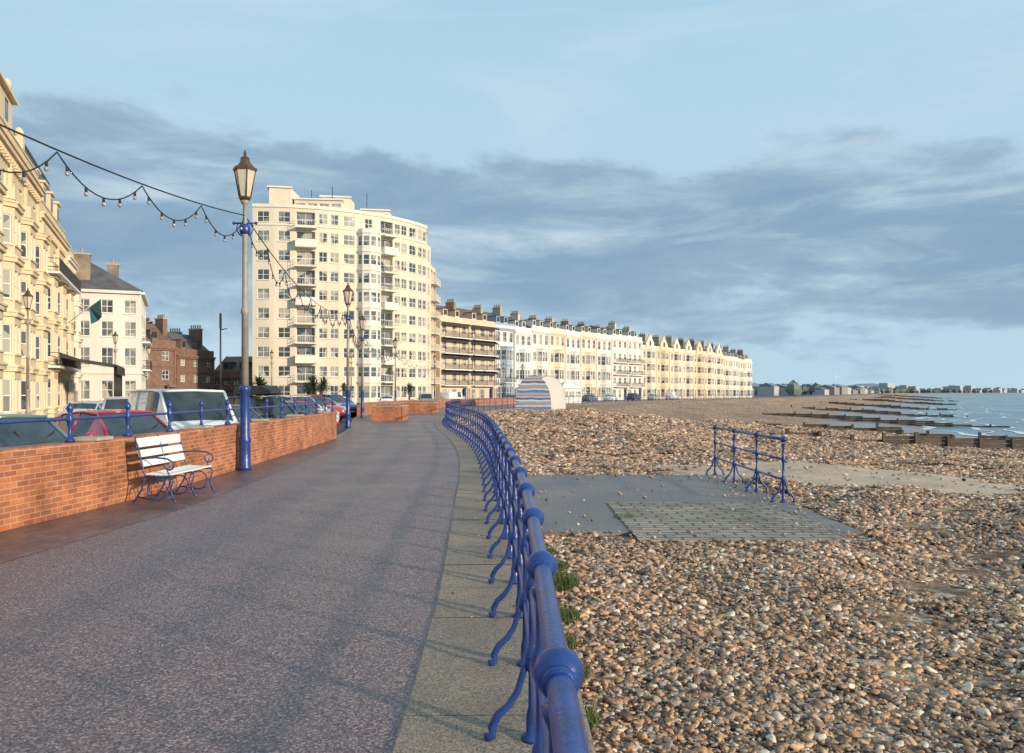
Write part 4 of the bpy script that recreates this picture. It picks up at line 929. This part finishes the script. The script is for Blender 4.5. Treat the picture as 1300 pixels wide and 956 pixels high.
b=B('tall_mast'); b.tube('pole',M['iron'],[(-22.2,60,-.1),(-22.2,60,7.8)],[.09,.06],8); b.box('head',M['iron'],(-22.27,60),(1,0),0,.14,-.07,.07,6.6,7.7); b.tube('camera_arm',M['iron'],[(-22.2,60,6.5),(-21.7,60,6.6)],.04,5); b.done()
b=B('radio_mast'); b.tube('pole',M['white'],[(205,500,-.2),(205,500,17)],[.25,.12],6); b.tube('yard',M['white'],[(202.5,500,12),(207.5,500,12)],.08,5); b.done()
def sign(x,y,h,col):
    b=B('traffic_sign'); b.tube('post',M['lampcream'],[(x,y,-.12),(x,y,h)],.035,6); b.tube('disc',M[col],[(x,y-.05,h-.3),(x,y-.07,h-.3)],.22,16); b.tube('face',M['white'],[(x,y-.071,h-.3),(x,y-.08,h-.3)],.14,16); b.done()
sign(-17.5,70,2.4,'blue')
# distant town and trees
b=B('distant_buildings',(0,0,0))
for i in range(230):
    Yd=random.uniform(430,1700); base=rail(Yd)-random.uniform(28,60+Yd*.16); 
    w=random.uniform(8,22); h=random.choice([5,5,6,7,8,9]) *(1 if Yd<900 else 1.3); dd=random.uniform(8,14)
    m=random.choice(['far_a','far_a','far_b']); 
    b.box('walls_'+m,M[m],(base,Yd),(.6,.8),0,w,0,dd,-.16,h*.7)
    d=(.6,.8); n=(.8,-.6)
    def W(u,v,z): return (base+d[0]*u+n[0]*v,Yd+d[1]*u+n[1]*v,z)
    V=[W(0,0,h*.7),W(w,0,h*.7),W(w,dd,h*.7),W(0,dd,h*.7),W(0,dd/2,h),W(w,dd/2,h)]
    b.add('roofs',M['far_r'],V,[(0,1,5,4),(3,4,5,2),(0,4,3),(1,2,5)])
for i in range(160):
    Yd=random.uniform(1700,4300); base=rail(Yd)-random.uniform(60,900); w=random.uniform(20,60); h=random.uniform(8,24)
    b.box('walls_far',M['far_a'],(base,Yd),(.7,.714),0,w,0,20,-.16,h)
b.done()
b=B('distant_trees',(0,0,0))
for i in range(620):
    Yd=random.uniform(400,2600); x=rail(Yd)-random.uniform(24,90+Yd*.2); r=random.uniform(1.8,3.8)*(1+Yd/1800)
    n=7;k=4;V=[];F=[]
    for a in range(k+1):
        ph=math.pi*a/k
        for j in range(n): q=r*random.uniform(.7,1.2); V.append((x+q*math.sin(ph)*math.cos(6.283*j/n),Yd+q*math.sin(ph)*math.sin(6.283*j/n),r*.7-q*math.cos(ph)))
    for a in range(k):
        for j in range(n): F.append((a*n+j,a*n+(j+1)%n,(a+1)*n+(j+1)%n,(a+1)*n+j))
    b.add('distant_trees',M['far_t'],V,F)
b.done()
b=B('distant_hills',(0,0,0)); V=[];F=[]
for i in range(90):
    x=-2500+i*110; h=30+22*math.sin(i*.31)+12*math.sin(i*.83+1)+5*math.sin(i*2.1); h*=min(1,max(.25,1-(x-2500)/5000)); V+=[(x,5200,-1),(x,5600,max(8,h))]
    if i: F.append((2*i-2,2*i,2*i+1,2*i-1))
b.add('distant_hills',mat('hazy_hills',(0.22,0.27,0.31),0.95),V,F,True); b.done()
# ------------------------------------------------------------------ light
AZ=math.radians(126); EL=math.radians(14)
sd=Vector((math.sin(AZ)*math.cos(EL),math.cos(AZ)*math.cos(EL),math.sin(EL)))
sl=D.lights.new('sun','SUN'); sl.energy=4.7; sl.angle=math.radians(2.5); sl.color=(1.0,0.82,0.60)
so=D.objects.new('sun',sl); scene.collection.objects.link(so); so.rotation_euler=(-sd).to_track_quat('-Z','Y').to_euler(); so.location=(40,-40,30)
w=D.worlds.new('World'); scene.world=w; w.use_nodes=True; nt=w.node_tree; L=nt.links
bg=nt.nodes['Background']; bg.inputs['Strength'].default_value=0.1
sky=nt.nodes.new('ShaderNodeTexSky'); sky.sky_type='NISHITA'; sky.sun_disc=False; sky.sun_elevation=EL; sky.sun_rotation=AZ; sky.altitude=0; sky.air_density=1.0; sky.dust_density=0.6; sky.ozone_density=1.5
tc=nt.nodes.new('ShaderNodeTexCoord'); sx=N(nt,'ShaderNodeSeparateXYZ'); L.new(tc.outputs['Generated'],sx.inputs[0])
el=N(nt,'ShaderNodeMath',operation='ARCSINE'); L.new(sx.outputs[2],el.inputs[0])
az=N(nt,'ShaderNodeMath',operation='ARCTAN2'); L.new(sx.outputs[0],az.inputs[0]); L.new(sx.outputs[1],az.inputs[1])
def comb(kx,ky,ofs=0):
    a=N(nt,'ShaderNodeMath',operation='MULTIPLY'); a.inputs[1].default_value=kx; L.new(az.outputs[0],a.inputs[0])
    c=N(nt,'ShaderNodeMath',operation='MULTIPLY'); c.inputs[1].default_value=ky; L.new(el.outputs[0],c.inputs[0])
    x=N(nt,'ShaderNodeCombineXYZ'); L.new(a.outputs[0],x.inputs[0]); L.new(c.outputs[0],x.inputs[1]); x.inputs[2].default_value=ofs; return x.outputs[0]
def noise(v,sc,det,ro,dist=0.0):
    n=N(nt,'ShaderNodeTexNoise',i_Scale=sc,i_Detail=det,i_Roughness=ro,i_Distortion=dist); L.new(v,n.inputs['Vector']); return n.outputs[0]
def mth(op,a,c=None,d=None):
    m=N(nt,'ShaderNodeMath',operation=op)
    for i,x in enumerate((a,c,d)):
        if x is None: continue
        if isinstance(x,(int,float)): m.inputs[i].default_value=x
        else: L.new(x,m.inputs[i])
    return m.outputs[0]
def mixc(f,a,c):
    m=N(nt,'ShaderNodeMix',data_type='RGBA')
    for i,x in ((0,f),(6,a),(7,c)):
        if isinstance(x,(int,float)): m.inputs[i].default_value=x
        elif isinstance(x,tuple): m.inputs[i].default_value=(*x,1)
        else: L.new(x,m.inputs[i])
    return m.outputs[2]
eld=mth('MULTIPLY',el.outputs[0],57.2958/40.0)
elt=mth('ADD',eld,mth('MULTIPLY',az.outputs[0],0.06))
base=mixc(0.85,sky.outputs[0],(4.2,6.9,9.0))
hr=ramp(nt,[(0.0,g3(0.9)),(0.25,g3(0.8)),(0.45,g3(0.75)),(0.85,g3(0.0))]); L.new(eld,hr.inputs[0])
base=mixc(hr.outputs[0],base,(4.9,6.9,8.1))
c1=N(nt,'ShaderNodeMapRange'); c1.inputs[1].default_value=.45; c1.inputs[2].default_value=.75; L.new(noise(comb(1.0,5.0,3.0),1.6,7.0,.6,.6),c1.inputs[0])
base=mixc(mth('MULTIPLY',c1.outputs[0],.6),base,(6.6,7.9,8.5))
bd=ramp(nt,[(0.0,g3(0.22)),(0.09,g3(0.42)),(0.15,g3(0.66)),(0.24,g3(0.86)),(0.32,g3(0.86)),(0.38,g3(0.64)),(0.43,g3(0.36)),(0.48,g3(0.1)),(0.56,g3(0.0))]); L.new(elt,bd.inputs[0])
n1=noise(comb(2.6,7.0),1.5,10.0,.60,.2)
v=mth('ADD',bd.outputs[0],mth('MULTIPLY',mth('SUBTRACT',n1,.5),1.6))
mk=N(nt,'ShaderNodeMapRange',interpolation_type='SMOOTHSTEP'); mk.inputs[1].default_value=.40; mk.inputs[2].default_value=.64; L.new(v,mk.inputs[0])
n2=noise(comb(2.4,12.0,7.0),1.6,9.0,.62,.3)
cc=ramp(nt,[(0.30,(2.15,3.5,5.1)),(0.48,(2.5,3.9,5.4)),(0.57,(3.4,4.9,6.2)),(0.68,(5.3,6.7,7.6))]); L.new(n2,cc.inputs[0])
edge=N(nt,'ShaderNodeMapRange'); edge.inputs[1].default_value=.85; edge.inputs[2].default_value=.45; L.new(v,edge.inputs[0])
ccol=mixc(mth('MULTIPLY',edge.outputs[0],.4),cc.outputs[0],(4.8,6.3,7.4))
fin=mixc(mth('MULTIPLY',mk.outputs[0],.93),base,ccol)
L.new(fin,bg.inputs['Color'])
# ------------------------------------------------------------------ camera
cam=D.cameras.new('camera'); co=D.objects.new('camera',cam); scene.collection.objects.link(co); scene.camera=co
co.location=(0,0,1.75); co.rotation_euler=(math.radians(90),0,0); cam.sensor_width=36; cam.lens=36*1000/1300; cam.shift_y=20/1300; cam.clip_start=0.05; cam.clip_end=30000
scene.view_settings.view_transform='Standard'; scene.view_settings.look='None'; scene.view_settings.exposure=0
